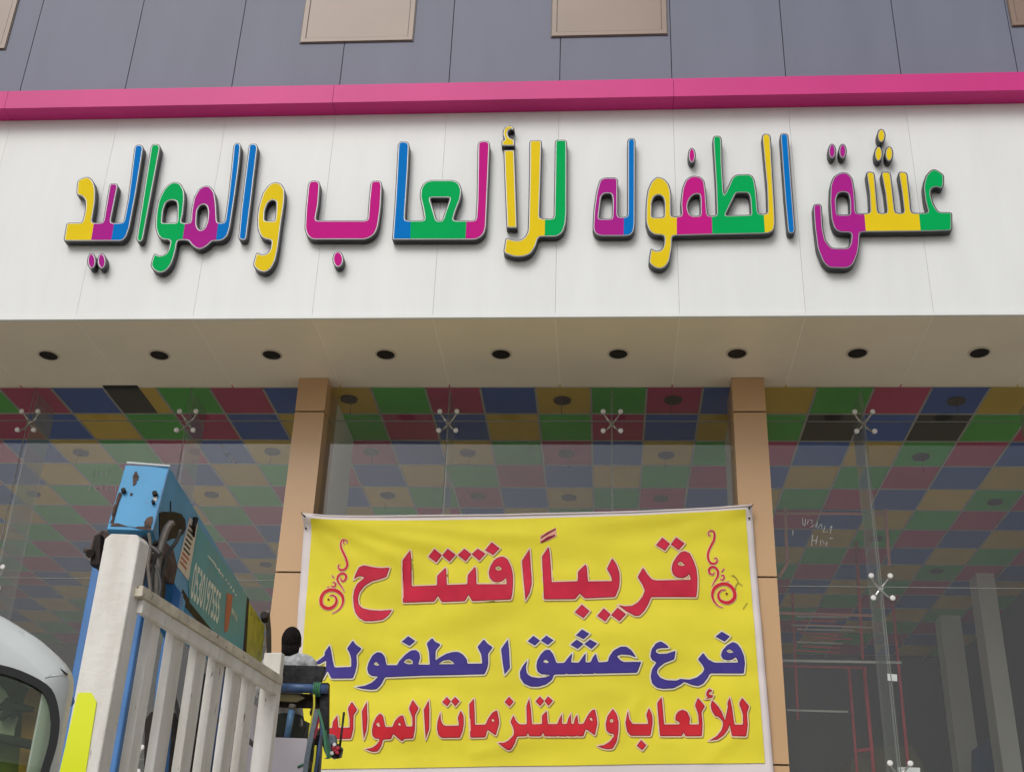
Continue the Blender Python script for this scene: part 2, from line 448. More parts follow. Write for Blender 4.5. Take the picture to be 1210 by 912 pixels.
# --- pillars
def pillar(x0, x1, z_j):
    p = empty('pillar', ((x0+x1)/2, YP, 0), parent=bld)
    box('pillar_core', (x0+0.02, YP+0.02, 0.0165), (x1-0.02, YG+0.3, ZS-0.002), 'dark_joint', p)
    zs = [ZS-0.001]+z_j+[0.02]
    for a, b in zip(zs[:-1], zs[1:]):
        box('cladding_panel', (x0, YP, b+0.009), (x1, YG+0.35, a-0.009 if a < ZS-0.01 else a), 'tan_panel', p)
zj = [EYE+5.62, EYE+3.842, EYE+2.07, EYE+0.30]
pillar(-3.285, -2.968, zj)
pillar(1.336, 1.672, zj)
pillar(-10.0, -9.66, zj)
pillar(7.9, 8.24, zj)
# --- glazing
zjo = [ZS, EYE+5.606, EYE+3.82, EYE+2.03, EYE+0.24, 0.05]
bays = [(-9.66, [-8.06, -6.31, -4.53], -3.285), (-2.968, [-1.67, 0.08], 1.336), (1.672, [2.71, 4.5, 6.25], 7.9)]
gz = empty('shop_glazing', (0, YG, 0), parent=bld)
for a, js, b in bays:
    xs = [a]+js+[b]
    for x0, x1 in zip(xs[:-1], xs[1:]):
        for z1, z0 in zip(zjo[:-1], zjo[1:]):
            box('glass_pane', (x0+0.005, YG, z0+0.005), (x1-0.005, YG+0.010, z1-0.005), 'glass', gz)
    for x in js:
        box('glass_fin', (x-0.008, YG+0.09, 0.15), (x+0.008, YG+0.56, ZS-0.03), 'fin_glass', gz)
        s = MB(); s.box((x-0.004, YG+0.001, 0.15), (x+0.004, YG+0.008, ZS-0.003)); s.build('glass_seal', 'silicone', gz)
for a, js, b in bays:
    s = MB()
    for z in zjo[1:4]: s.box((a, YG+0.001, z-0.004), (b, YG+0.008, z+0.004))
    s.build('glass_seal', 'silicone', gz)
# spider fittings
SX, SZ = 0.092, 0.112
arm = MB()
arm.tube([(0, 0.075, 0), (SX*0.55, 0.07, SZ*0.55), (SX, 0.03, SZ)], [0.012, 0.011, 0.009], 8)
arm_me = arm.mesh('spider_arm'); arm_me.materials.append(MATS['steel'])
cap = MB(); cap.tube([(0, -0.016, 0), (0, -0.010, 0), (0, -0.001, 0)], [0.017, 0.026, 0.027], 14); cap.tube([(0, 0.011, 0), (0, 0.035, 0)], 0.018, 12)
cap_me = cap.mesh('bolt_cap'); cap_me.materials.append(MATS['cap_white'])
cen = MB(); cen.tube([(0, 0.05, 0), (0, 0.1, 0)], 0.026, 12); cen_me = cen.mesh('spider_hub'); cen_me.materials.append(MATS['steel'])
for a, js, b in bays:
    for x in js:
        for z in zjo[1:4]:
            sp = empty('spider_fitting', (x, YG, z), parent=gz)
            h = D.objects.new('spider_hub', cen_me); COL.objects.link(h); h.parent = sp
            for sx in (-1, 1):
                for sz in (-1, 1):
                    o = D.objects.new('spider_arm', arm_me); COL.objects.link(o); o.parent = sp; o.scale = (sx, 1, sz)
                    o = D.objects.new('bolt_cap', cap_me); COL.objects.link(o); o.parent = sp; o.location = (sx*SX, 0, sz*SZ)
# fix: sub-parts stay at third level (spider_fitting is parented to glazing), so lift fittings to the building itself
for o in list(gz.children):
    if o.name.startswith('spider_fitting'):
        o.parent = bld; o.matrix_parent_inverse = parent_matrix(bld).inverted()
# --- interior shell
YB = 23.2; XWL, XWR = -11.5, 6.42
room = empty('shop_interior', (0, 14, 0), parent=bld)
box('interior_floor', (XWL, YG+0.05, 0.0), (XWR+2, YB+0.3, 0.14), 'inner_floor', room)
box('back_wall', (XWL, YB, 0.14), (XWR, YB+0.2, ZS+0.05), 'inner_wall', room)
box('side_wall', (XWR, YG+1.5, 0.14), (XWR+0.2, YB, ZS+0.05), 'inner_wall', room)
box('side_wall', (XWL-0.2, YG+0.3, 0.14), (XWL, YB, ZS+0.05), 'inner_wall', room)
box('ceiling_slab', (XWL, YG+0.04, ZS+0.04), (XWR+2, YB+0.2, ZS+0.25), 'dark_joint', room)
# columns behind the cladding pillars and deep in the shop
box('interior_column', (-3.28, YG+0.45, 0.14), (-2.985, YG+1.42, ZS+0.03), 'inner_column', room)
box('interior_column', (1.405, YG+0.45, 0.14), (1.665, YG+1.45, ZS+0.03), 'inner_column', room)
box('interior_column', (5.50, 18.2, 0.14), (5.76, 18.6, ZS+0.03), 'inner_column', room)
box('interior_column', (5.49, 20.4, 0.14), (5.82, 20.75, ZS+0.03), 'inner_column', room)
# ceiling tiles
TX0, TS, TY0, TL = -6.144, 0.6, 11.962, 0.7349
ceil = empty('suspended_ceiling', (0, 14, ZS), parent=bld)
cols4 = ['tile_blue', 'tile_yellow', 'tile_green', 'tile_magenta']
tm = {}
for c in cols4+['tile_black']:
    mb = MB().box((0.010, 0.010, 0), (TS-0.010, TL-0.010, 0.012)); me = mb.mesh('ceiling_tile'); me.materials.append(MATS[c]); tm[c] = me
rest = {c: MB() for c in cols4}
black = {(14, 1), (16, 1)}
for j in range(0, 15):
    for i in range(-9, 21):
        x, y = TX0+TS*i, TY0+TL*j
        if x+TS > XWR+0.3 and j > 2: continue
        c = cols4[(i+j) % 4]
        if (i, j) in black: c = 'tile_black'
        if j < 10:
            o = D.objects.new('ceiling_tile', tm[c]); COL.objects.link(o); o.location = (x, y, ZS+0.006+random.uniform(-.001, .001)); attach(o, ceil)
        else:
            rest[c].box((x+.01, y+.01, ZS+0.006), (x+TS-.01, y+TL-.01, ZS+0.018))
for c, mb in rest.items(): stuff(mb.build('ceiling_tile_rest', c, ceil))
box('ceiling_tile', (TX0+TS+0.012, TY0+0.012, ZS+0.001), (TX0+TS*1.68, TY0+TL-0.012, ZS+0.0045), 'tile_black', ceil)
gb = MB()
for i in range(-9, 22):
    gb.box((TX0+TS*i-0.011, YG+0.05, ZS-0.004), (TX0+TS*i+0.011, YB, ZS+0.005))
for j in range(1, 16):
    gb.box((XWL, TY0+TL*j-0.011, ZS-0.002), (XWR, TY0+TL*j+0.011, ZS+0.0045))
gb.build('ceiling_grid', 'grid', ceil)

# --- recessed downlights
dl = [(56.8, 419.5), (188.6, 420), (321.6, 419.5), (456.5, 419.3), (590, 418.5), (727.3, 418), (867.3, 417.6), (1010.8, 417), (1158.3, 416.3)]
ring_mb = MB(); n = 28
for k in range(n):
    a0, a1 = 2*math.pi*k/n, 2*math.pi*(k+1)/n
    P = lambda a, r, z: (r*math.cos(a), r*math.sin(a)*1.08, z)
    prof = [(0.112, 0), (0.110, -0.006), (0.100, -0.009), (0.094, -0.006), (0.092, 0.0)]
    for (r0, z0), (r1, z1) in zip(prof[:-1], prof[1:]):
        ring_mb.add([P(a0, r0, z0), P(a1, r0, z0), P(a1, r1, z1), P(a0, r1, z1)], [(0, 1, 2, 3)])
ring_me = ring_mb.mesh('trim_ring'); ring_me.materials.append(MATS['downlight_ring'])
dk = MB(); dk.add([(0.093*math.cos(2*math.pi*k/n), 0.093*1.08*math.sin(2*math.pi*k/n), -0.003) for k in range(n)], [tuple(range(n))])
dk.add([(0.05*math.cos(2*math.pi*k/n), 0.05*math.sin(2*math.pi*k/n), -0.005) for k in range(n)], [tuple(range(n))])
dk_me = dk.mesh('reflector'); dk_me.materials.append(MATS['downlight_dark'])
ordn = ['first', 'second', 'third', 'fourth', 'fifth', 'sixth', 'seventh', 'eighth', 'ninth']
for k in range(-1, 11):
    x = -5.85+1.1985*k
    if k in (-1, 9, 10) and not (XL < x < XR): continue
    if k < 0 or k > 8: continue
    t = empty('recessed_downlight', (x, 11.262, ZS), 'dark round downlight in the beige canopy underside, %s of nine counted from the left' % ordn[k], 'downlight', 'recessed downlights under the canopy')
    for nm, me in (('trim_ring', ring_me), ('reflector', dk_me)):
        o = D.objects.new(nm, me); COL.objects.link(o); o.parent = t
# --- round spots hanging just under the coloured ceiling
sp_spots = [(-2.83, 12.30), (-0.46, 12.33), (0.75, 12.32), (3.78, 12.35), (-1.65, 13.78), (-0.455, 13.79), (0.74, 13.83), (-6.48, 13.81), (-4.05, 13.76), (-2.83, 13.76), (3.74, 13.86),
            (-2.85, 15.18), (-1.65, 15.19), (-0.46, 15.23), (0.73, 15.24), (-7.68, 15.2), (-5.22, 15.19), (4.99, 15.3), (-4.05, 16.65), (-6.45, 16.65), (3.75, 16.7), (-8.9, 16.65), (-5.2, 18.1), (-7.7, 18.1), (4.9, 18.1)]
sd_mb = MB(); sd_mb.tube([(0, 0, -0.004), (0, 0, -0.022)], [0.098, 0.094], 24); sd_me = sd_mb.mesh('lamp_disc'); sd_me.materials.append(MATS['spot_dark'])
wire = MB(); wire.tube([(0.02, 0.0, -0.02), (0.03, 0.012, -0.07), (0.022, 0.02, -0.13), (0.03, 0.01, -0.19)], 0.0035, 5); wire_me = wire.mesh('loose_wire'); wire_me.materials.append(MATS['rubber'])
tilec = {'tile_blue': 'blue', 'tile_yellow': 'yellow', 'tile_green': 'green', 'tile_magenta': 'magenta'}
rown = {0: 'nearest', 2: 'second', 4: 'third', 6: 'fourth', 8: 'fifth'}
rows_ = {}
for x, y in sp_spots: rows_.setdefault(math.floor((y-TY0)/TL)//2*2, []).append(x)
for k, (x, y) in enumerate(sp_spots):
    i, j = math.floor((x-TX0)/TS), math.floor((y-TY0)/TL)
    pos = sorted(rows_[j//2*2]).index(x)
    t = empty('ceiling_lamp', (x, y, ZS), 'round lamp on %s tile, %s from left in the %s lamp row' % (tilec[cols4[(i+j) % 4]], (ordn+['tenth'])[pos], rown[j//2*2]), 'ceiling lamp', 'round lamps on the chequered ceiling')
    o = D.objects.new('lamp_disc', sd_me); COL.objects.link(o); o.parent = t
    if k < 12: o = D.objects.new('loose_wire', wire_me); COL.objects.link(o); o.parent = t; o.rotation_euler.z = k*1.3

# --- red scaffold standing inside the right window
YS = 15.6
sc = empty('scaffold', (atY(990, 880, YS).x, YS, 0.14), 'red tubular scaffold with pale cross tubes standing inside the right window', 'scaffold')
def pxtube(name, px, Y, r, m, parent, n=8):
    return MB().tube([atY(x, y, Y) for x, y in px], r, n).build(name, m, parent, smooth=True)
pxtube('upright', [(926, 560), (929, 640), (930.6, 665), (921, 681)], YS, 0.022, 'scaffold_pale', sc)
pxtube('upright', [(1043, 545), (1046, 600), (1051, 668)], YS, 0.022, 'scaffold_pale', sc)
pxtube('upright', [(1055, 712), (1064, 810), (1076, 935)], YS, 0.020, 'scaffold_red', sc)
pxtube('upright', [(1011.7, 640), (1019.5, 778)], YS+0.4, 0.022, 'scaffold_red', sc)
pxtube('upright', [(936, 700), (943, 850)], YS+0.5, 0.016, 'scaffold_red', sc)
pxtube('ladder_rail', [(1003, 788), (1015, 940)], YS-0.2, 0.018, 'scaffold_red', sc)
pxtube('ladder_rail', [(1021, 788), (1035, 940)], YS-0.2, 0.024, 'scaffold_red', sc)
pxtube('rung', [(1012.2, 886.6), (1030.5, 884.5)], YS-0.2, 0.020, 'scaffold_red', sc)
pxtube('cross_tube', [(924, 786.5), (1024, 788.5)], YS-0.2, 0.014, 'scaffold_red', sc)
pxtube('cross_tube', [(920, 724), (1033, 727)], YS, 0.020, 'scaffold_pale', sc)
pxtube('cross_tube', [(916, 606), (1048, 607)], YS, 0.020, 'scaffold_pale', sc)
pxtube('cross_tube', [(921, 530), (1045, 533)], YS, 0.022, 'scaffold_pale', sc)
pxtube('pale_tube', [(924, 780), (1065, 782.5)], YS-0.3, 0.016, 'tube_light', sc)
pxtube('pale_tube', [(930, 838.5), (1002, 840.5)], YS-0.3, 0.012, 'tube_light', sc)
pxtube('pale_tube', [(935, 738), (1032, 741)], YS-0.3, 0.010, 'grid', sc)
pxtube('pale_tube', [(938, 535), (988, 536.5)], YS-0.3, 0.013, 'grid', sc)
for k in range(9):
    pxtube('stacked_tube', [(950+random.uniform(-12, 6), 728+k*5.0), (1006+random.uniform(-22, 4), 729+k*5.2)], YS-0.1+0.02*k, 0.012, 'scaffold_red' if k % 3 else 'grid', sc, 6)
# dark shapes low in the right window; khaki block stands in for a reflection
o = slab('reflection_block', [(1005, 893), (1026, 886), (1027, 882), (1078, 880), (1092, 905), (1095, 960), (1000, 960)], 17.0, 0.8, 'khaki_box', bevel=0.03)
tag(o, 'dusky khaki block standing in for a reflection at the foot of the red scaffold', 'reflection block')
o = slab('partition', [(1150, 885), (1178, 866), (1183, 930), (1184, 990), (1150, 990)], 19.3, 0.1, 'box_blue')
tag(o, 'dark blue partition panel low behind the right window', 'partition')
o = slab('shop_notice', [(1060, 905.5), (1087, 906.5), (1088, 930), (1061, 930)], YG+0.5, 0.004, 'fascia')
tag(o, 'small pale framed notice at the bottom edge of the right window', 'notice')
o = slab('sticker', [(1048.5, 795.5), (1060, 796.5), (1060, 804.5), (1049, 803.5)], YG+0.088-0.003, 0.002, 'fascia')
tag(o, 'small white sticker on the glass fin below the lower spider fitting', 'sticker')
# chalk scribbles on the glass
def strokes(name, ls, wpx, Y, m, label, cat):
    mb = MB()
    for l in ls: mb.tube([atY(x, y, Y) for x, y in l], wpx*0.0045, 5)
    o = mb.build(name, m); tag(o, label, cat); return o
YC = YG-0.004
strokes('chalk_writing', [[(110, 555), (110, 563)], [(110, 555), (113, 555)], [(115, 555), (115, 563)], [(119, 559), (124, 559)], [(121.5, 556.5), (121.5, 561.5)], [(126, 563), (127, 555), (132, 555)],
    [(108, 573), (105, 580)], [(112, 575), (116, 575), (112, 580), (117, 580)], [(121, 581), (119, 574), (123, 573)], [(127, 573), (126, 580), (130, 581), (132, 576)], [(137, 573), (137, 581)]], 0.8, YC, 'chalk', 'faint white chalk numbers written on the glass above the blue crane arm', 'chalk writing')
strokes('chalk_writing', [[(261, 526), (263, 530)], [(262, 527), (266, 525)], [(265, 532), (268, 535)], [(270, 534), (266, 538)], [(271, 539), (277, 545)], [(276, 539), (271, 545)], [(279, 544), (276, 547)]], 0.9, YC, 'chalk', 'white chalk crosses on the glass beside the left pillar', 'chalk writing')
strokes('chalk_writing', [[(937, 626), (937, 632)], [(948, 612), (949, 621)], [(951, 621), (952, 613), (955, 614), (954, 619)], [(957, 614), (961, 615), (958, 618), (962, 620), (958, 623)], [(966, 617), (964, 623)], [(970, 619), (966, 624), (971, 625), (971, 619)], [(975, 621), (973, 629), (978, 628)], [(980, 624), (983, 621), (981, 630)],
    [(960, 632), (959, 645)], [(966, 633), (964, 643)], [(959, 639), (966, 638)], [(970, 638), (969, 644), (974, 642), (971, 638)], [(977, 640), (976, 645)], [(980, 636), (984, 636)]], 0.8, YC, 'chalk', 'white chalk scrawl in two lines on the glass right of the banner', 'chalk writing')

# ================================================================== channel letters
YLF, YLB = YF-0.090, YF-0.012
Z1 = (60, 140, 4.0333); Z2 = (340, 140, 3.3611); Z3 = (680, 140, 4.3214); Z4 = (920, 140, 4.559); Z5 = (585, 140, 5.07)
def loc(z, pts): return [(z[0]+x/z[2], z[1]+y/z[2]) for x, y in pts]
def flat(px, Y): return [(lambda p: (p.x, p.z))(atY(x, y, Y)) for x, y in px]
def sign_letter(name, z, outer, holes, cuts, colors, label, r=0.030, hr=0.02, group='coloured letters of the shop sign', cat='sign letter', roundit=True):
    o2 = ccw(rounded(flat(loc(z, outer), YLF), r) if roundit else flat(loc(z, outer), YLF))
    h2 = [ccw(rounded(flat(loc(z, h), YLF), hr)) for h in holes]
    cc = []
    for a, b in cuts:
        p, q = flat(loc(z, [a, b]), YLF); p, q = Vector(p), Vector(q)
        if p.y > q.y: p, q = q, p
        d = (q-p).normalized(); cc.append((tuple(p-d*0.35), tuple(q+d*1.6)))
    base = Vector((sum(p[0] for p in o2)/len(o2), YLB, min(p[1] for p in o2)))
    t = empty(name, base, label, cat, group)
    # black return: side walls, front lip and back
    mb = MB()
    v, tri, _ = fill2d([o2], h2)
    mb.add([(p.x, YLF, p.y) for p in v], tri); mb.add([(p.x, YLB, p.y) for p in v], tri)
    for l in [o2]+h2:
        n = len(l)
        mb.add([(x, YLF, y) for x, y in l]+[(x, YLB, y) for x, y in l], [(i, (i+1) % n, (i+1) % n+n, i+n) for i in range(n)])
    mb.build('letter_return', 'letter_side', t)
    def plate(ins, y0, nm, cutl, mats):
        oo = offset(o2, -ins); hh = [offset(h, ins) for h in h2]
        v, tri, pc = fill2d([oo], hh, cuts=cutl)
        for k in range(len(cutl)+1):
            fs = [f for f, p in zip(tri, pc) if p == k]
            if not fs: continue
            used = sorted({i for f in fs for i in f}); ix = {i: q for q, i in enumerate(used)}
            m2 = MB().add([(v[i].x, y0, v[i].y) for i in used], [tuple(ix[i] for i in f) for f in fs])
            # give the plate its thickness with boundary walls
            cnt = {}
            for f in m2.f:
                for a, b in zip(f, f[1:]+f[:1]): cnt[(a, b)] = 1
            nv = len(m2.v); m2.v += [(x, y0+0.003, zz) for x, y, zz in m2.v]
            m2.f += [(a, b, b+nv, a+nv) for (a, b) in cnt if (b, a) not in cnt]
            m2.build(nm, mats[k], t)
    plate(0.0105, YLF-0.003, 'silver_trim', [], ['letter_trim'])
    plate(0.0175, YLF-0.006, 'coloured_face', cc, ['letter_'+c for c in colors])
    return t
def letter_dot(z, c, rx, ry, color, label):
    pts = [(c[0]+rx*math.cos(2*math.pi*k/20), c[1]+ry*math.sin(2*math.pi*k/20)) for k in range(20)]
    return sign_letter('letter_dot', z, pts, [], [], [color], label, cat='sign dot', group='dots of the shop sign', roundit=False)

sign_letter('sign_letter', Z1, [(60,587),(75,497),(150,497),(163,440),(165,395),(150,372),(122,368),(125,300),(150,283),(180,277),(205,300),(215,340),(213,400),(205,450),(197,497),(248,497),(278,320),(285,310),(315,310),(322,322),(287,497),(345,497),(368,380),(398,140),(408,126),(435,126),(443,140),(410,350),(378,520),(362,565),(345,583),(330,587)], [],
    [((192,587),(207,497)), ((288,587),(303,497))], ['yellow', 'purple', 'blue'], 'three joined letters in yellow, purple and blue at the left end of the sign')
letter_dot(Z1, (195, 680), 22, 38, 'purple', 'purple dot low at the left end of the sign, left one of the pair')
letter_dot(Z1, (243, 680), 22, 38, 'purple', 'purple dot low at the left end of the sign, right one of the pair')
sign_letter('sign_letter', Z1, [(408,582),(408,568),(476,135),(484,123),(516,123),(524,137),(442,575),(432,590),(418,590)], [], [], ['green'], 'slanting green bar letter, the only green bar left of the round letters')
sign_letter('sign_letter', Z1, [(473,702),(492,640),(520,655),(545,648),(560,625),(568,588),(560,582),(530,580),(508,560),(497,520),(500,450),(512,390),(540,335),(570,308),(595,302),(620,310),(637,340),(640,380),(632,460),(622,497),(665,497),(668,440),(680,380),(705,335),(735,320),(760,322),(782,350),(790,400),(792,440),(795,497),(827,497),(845,370),(858,250),(870,130),(880,117),(900,117),(908,130),(900,220),(880,370),(857,520),(845,560),(825,580),(800,587),(768,587),(755,603),(730,620),(710,627),(690,622),(668,605),(655,583),(605,583),(600,620),(590,660),(575,700),(550,730),(520,740),(490,727)],
    [[(533,497),(538,440),(550,403),(572,391),(598,397),(602,420),(600,497)], [(697,500),(700,440),(712,418),(728,412),(742,420),(748,450),(742,500),(730,525),(715,533),(702,522)]],
    [((627,587),(641,497)), ((787,587),(799,497))], ['green', 'purple', 'blue'], 'joined letters with a green loop, a purple loop and a tall blue stem')
sign_letter('sign_letter', Z1, [(893,572),(905,440),(943,132),(953,121),(980,121),(988,135),(960,370),(935,570),(928,582),(905,582)], [], [], ['blue'], 'slanting blue bar letter just left of the yellow comma-shaped letter')
sign_letter('sign_letter', Z1, [(962,702),(980,635),(1005,650),(1030,645),(1045,625),(1052,582),(1020,578),(1000,565),(985,530),(983,470),(990,420),(1010,355),(1040,315),(1070,302),(1100,312),(1117,340),(1115,400),(1100,500),(1085,620),(1072,680),(1050,720),(1020,738),(985,727)],
    [[(1020,487),(1022,440),(1035,405),(1055,390),(1073,397),(1072,440),(1067,490)]], [], ['yellow'], 'all-yellow letter with a loop and a hooked tail')
sign_letter('sign_letter', Z2, [(66,440),(70,360),(80,262),(90,248),(120,247),(130,260),(124,340),(112,405),(316,405),(320,340),(328,260),(336,248),(368,247),(376,262),(372,350),(362,425),(350,458),(328,476),(305,483),(95,483),(75,467)], [], [], ['magenta'], 'wide magenta tray-shaped letter with two upright ends')
letter_dot(Z2, (200, 560), 23, 33, 'magenta', 'single magenta dot under the wide magenta tray-shaped letter')
sign_letter('sign_letter', Z2, [(413,484),(415,465),(425,330),(437,103),(446,92),(474,92),(484,103),(480,200),(467,405),(542,405),(535,360),(523,310),(528,275),(545,252),(570,245),(660,245),(682,256),(693,285),(688,320),(670,365),(658,405),(745,405),(750,330),(754,100),(764,90),(795,90),(804,100),(800,200),(790,430),(783,458),(765,476),(745,484)],
    [[(566,317),(643,317),(612,406),(593,406)]], [((487,484),(488,405)), ((706,484),(710,405))], ['blue', 'green', 'magenta'], 'joined letters, blue stem, green loop with a triangular hole, magenta stem')
sign_letter('sign_letter', Z5, [(38,168),(38,135),(56,130),(45,100),(47,72),(62,50),(85,42),(108,48),(118,66),(112,76),(95,68),(82,76),(77,92),(84,112),(102,124),(118,127),(118,168)], [], [], ['yellow'], 'small yellow hook mark above the thin yellow bar', r=0.01, cat='sign mark')
sign_letter('sign_letter', Z5, [(50,190),(118,190),(122,300),(134,660),(68,658),(58,420)], [], [], ['yellow'], 'thin yellow bar letter under the small hook mark', r=0.008)
sign_letter('sign_letter', Z5, [(205,142),(214,131),(272,131),(281,140),(277,300),(268,600),(350,600),(354,400),(358,140),(366,129),(424,129),(432,140),(432,560),(427,630),(410,682),(385,704),(360,712),(262,712),(245,770),(215,815),(165,833),(110,832),(48,808),(63,712),(110,730),(152,730),(180,708),(195,680),(198,600),(204,300)], [],
    [((297,712),(299,600))], ['yellow', 'green'], 'joined letters with a tall yellow stem, hooked yellow foot and a tall green stem')
sign_letter('sign_letter', Z3, [(86,565),(92,460),(106,370),(122,315),(145,302),(205,302),(218,313),(218,503),(263,503),(264,115),(274,102),(300,102),(307,115),(306,540),(300,580),(280,601),(245,604),(125,604),(98,592)],
    [[(121,512),(134,400),(148,386),(182,387),(187,420),(184,512)]], [((246,604),(247,503))], ['purple', 'blue'], 'joined purple loop and thin blue stem in the middle right of the sign')
sign_letter('sign_letter', Z3, [(371,738),(383,660),(410,678),(438,672),(450,645),(452,600),(400,597),(372,575),(357,530),(358,440),(366,370),(385,325),(415,297),(450,305),(478,335),(490,380),(490,503),(540,498),(535,430),(543,360),(560,315),(590,293),(635,295),(660,318),(668,380),(676,497),(718,497),(714,350),(699,105),(708,89),(738,89),(748,105),(750,230),(760,388),(798,303),(820,287),(893,284),(915,308),(925,370),(935,488),(978,487),(974,350),(950,95),(960,79),(988,79),(998,95),(1008,280),(1020,480),(1022,540),(1015,575),(992,588),(965,592),(700,597),(495,602),(495,660),(482,730),(462,760),(435,773),(400,765)],
    [[(392,505),(392,430),(403,402),(425,392),(445,403),(452,430),(450,505)], [(585,490),(574,455),(578,430),(590,405),(610,390),(632,389),(635,420),(635,497),(600,498)], [(768,495),(822,383),(880,383),(888,405),(894,492)]],
    [((517,602),(517,503)), ((698,600),(696,497)), ((968,595),(961,488))], ['yellow', 'magenta', 'green', 'yellow'], 'long joined letters in yellow, magenta, green and yellow with three loops')
letter_dot(Z3, (594, 190), 21, 40, 'magenta', 'single magenta dot above the magenta loop')
sign_letter('sign_letter', Z3, [(1043,88),(1052,77),(1080,77),(1088,90),(1103,300),(1124,575),(1115,590),(1090,590),(1081,578),(1065,400)], [], [], ['blue'], 'thin blue bar letter left of the purple letter with the long tail')
sign_letter('sign_letter', Z4, [(183,478),(192,462),(225,460),(234,475),(240,590),(255,658),(287,698),(373,698),(385,670),(390,618),(330,618),(298,600),(280,545),(273,450),(276,360),(293,315),(333,291),(370,291),(400,322),(412,400),(418,512),(490,510),(485,400),(470,297),(480,287),(512,289),(520,305),(528,400),(537,510),(582,510),(570,400),(550,297),(560,287),(598,289),(607,305),(620,420),(630,510),(673,510),(660,400),(643,297),(652,287),(688,290),(696,305),(708,420),(717,510),(803,508),(785,440),(777,365),(790,310),(820,278),(845,273),(892,303),(892,355),(882,385),(850,371),(825,380),(820,405),(835,460),(862,505),(936,505),(936,608),(765,613),(440,616),(438,680),(430,730),(405,790),(373,811),(270,809),(235,775),(205,700),(190,580)],
    [[(318,518),(312,440),(322,408),(345,399),(372,405),(380,440),(381,518)]],
    [((470,616),(461,510)), ((765,613),(755,508))], ['purple', 'yellow', 'green'], 'joined letters at the right end, purple loop and tail, yellow teeth, green hook')
letter_dot(Z4, (288, 178), 23, 41, 'purple', 'purple dot above the purple loop near the right end, left one of the pair')
letter_dot(Z4, (345, 178), 23, 41, 'purple', 'purple dot above the purple loop near the right end, right one of the pair')
letter_dot(Z4, (553, 95), 24, 38, 'yellow', 'top yellow dot of the triangle of three above the yellow teeth')
letter_dot(Z4, (538, 193), 24, 42, 'yellow', 'lower left yellow dot of the triangle of three above the yellow teeth')
letter_dot(Z4, (595, 193), 24, 42, 'yellow', 'lower right yellow dot of the triangle of three above the yellow teeth')

# ================================================================== banner
YBN = YP-0.045
ban = empty('banner', (-0.8, YBN, 3.4), 'yellow cloth banner with red and blue printed lettering hung between the pillars', 'banner')
bTL, bTR = atY(362, 612, YBN), atY(887, 600, YBN)
def ridge(x, z, x0, z0, ang, amp, wd, ln):
    dx, dz = x-x0, z-z0; c, s = math.cos(R_(ang)), math.sin(R_(ang))
    u = dx*c+dz*s; v = -dx*s+dz*c
    if u < 0: return amp*math.exp(-(u*u+v*v)/(wd*wd))
    return amp*math.exp(-(v/(wd*(1+0.35*u)))**2)*math.exp(-(u/ln)**2)
def drape(x, z):
    a = 0
    a += ridge(x, z, bTL.x, bTL.z, -12, 0.022, 0.055, 1.7)
    a += ridge(x, z, bTL.x, bTL.z, -23, 0.017, 0.05, 1.2)
    a += ridge(x, z, bTL.x, bTL.z, -42, 0.014, 0.06, 0.8)
    a += ridge(x, z, bTL.x, bTL.z, -5, 0.014, 0.04, 2.6)
    a += ridge(x, z, bTR.x, bTR.z, 187, 0.016, 0.06, 2.0)
    a += ridge(x, z, bTR.x, bTR.z, 202, 0.010, 0.07, 1.2)
    a += ridge(x, z, 1.6, 2.7, 172, 0.010, 0.12, 1.6)
    a += ridge(x, z, -3.0, 3.0, -6, 0.010, 0.10, 2.4)
    for q0, q1, an, am in ((-2.2, 4.0, -64, .006), (-1.2, 3.7, 12, .006), (0.3, 4.2, -118, .007), (0.9, 3.1, 160, .006), (-2.6, 2.6, 20, .006), (-0.4, 2.5, -8, .005), (1.2, 3.9, -140, .006)):
        a += ridge(x, z, q0, q1, an, am, 0.045, 0.45)
    a += 0.012*noise.noise(Vector((x*0.9, z*2.2, 3.1))) + 0.006*noise.noise(Vector((x*1.7+4, z*5, 9.1)))
    return -1.9*a - 0.02*math.sin(math.pi*min(1, max(0, (x-bTL.x)/(bTR.x-bTL.x))))
def sagz(u): return -0.028*math.sin(math.pi*u)
def bpoint(x, z, lift): return (x, YBN+drape(x, z)-lift, z)
# sheet outline
C = [atY(359.5, 611, YBN), atY(888, 599.5, YBN), atY(915.5, 926, YBN), atY(338, 930, YBN)]
def sheet(name, c, m, lift, nx, nz, sag=True, thick=0.0):
    mb = MB(); vs = []
    for j in range(nz+1):
        for i in range(nx+1):
            u, v = i/nx, j/nz
            p = (c[0]*(1-u)+c[1]*u)*(1-v)+(c[3]*(1-u)+c[2]*u)*v
            z = p.z+(sagz(u)*(1-v) if sag else 0)
            vs.append(bpoint(p.x, z, lift))
    fs = [(j*(nx+1)+i, (j+1)*(nx+1)+i, (j+1)*(nx+1)+i+1, j*(nx+1)+i+1) for j in range(nz) for i in range(nx)]
    mb.add(vs, fs)
    if thick:
        k = len(vs)
        mb.add([(x, y+thick, z) for x, y, z in vs], [tuple(reversed(f)) for f in fs])
        rim = [i for i in range(nx+1)]+[(j*(nx+1)+nx) for j in range(1, nz+1)]+[nz*(nx+1)+i for i in range(nx-1, -1, -1)]+[j*(nx+1) for j in range(nz-1, 0, -1)]
        mb.f += [(rim[i], rim[(i+1) % len(rim)], rim[(i+1) % len(rim)]+k, rim[i]+k) for i in range(len(rim))]
    return mb.build(name, m, ban, smooth=True)
sheet('cloth', C, 'banner_white', -0.004, 120, 70, thick=0.002)
CY = [atY(369, 616.5, YBN), atY(880.5, 604, YBN), atY(904, 901, YBN), atY(347, 909, YBN)]
sheet('printed_ground', CY, 'banner_yellow', 0.0040, 120, 70)
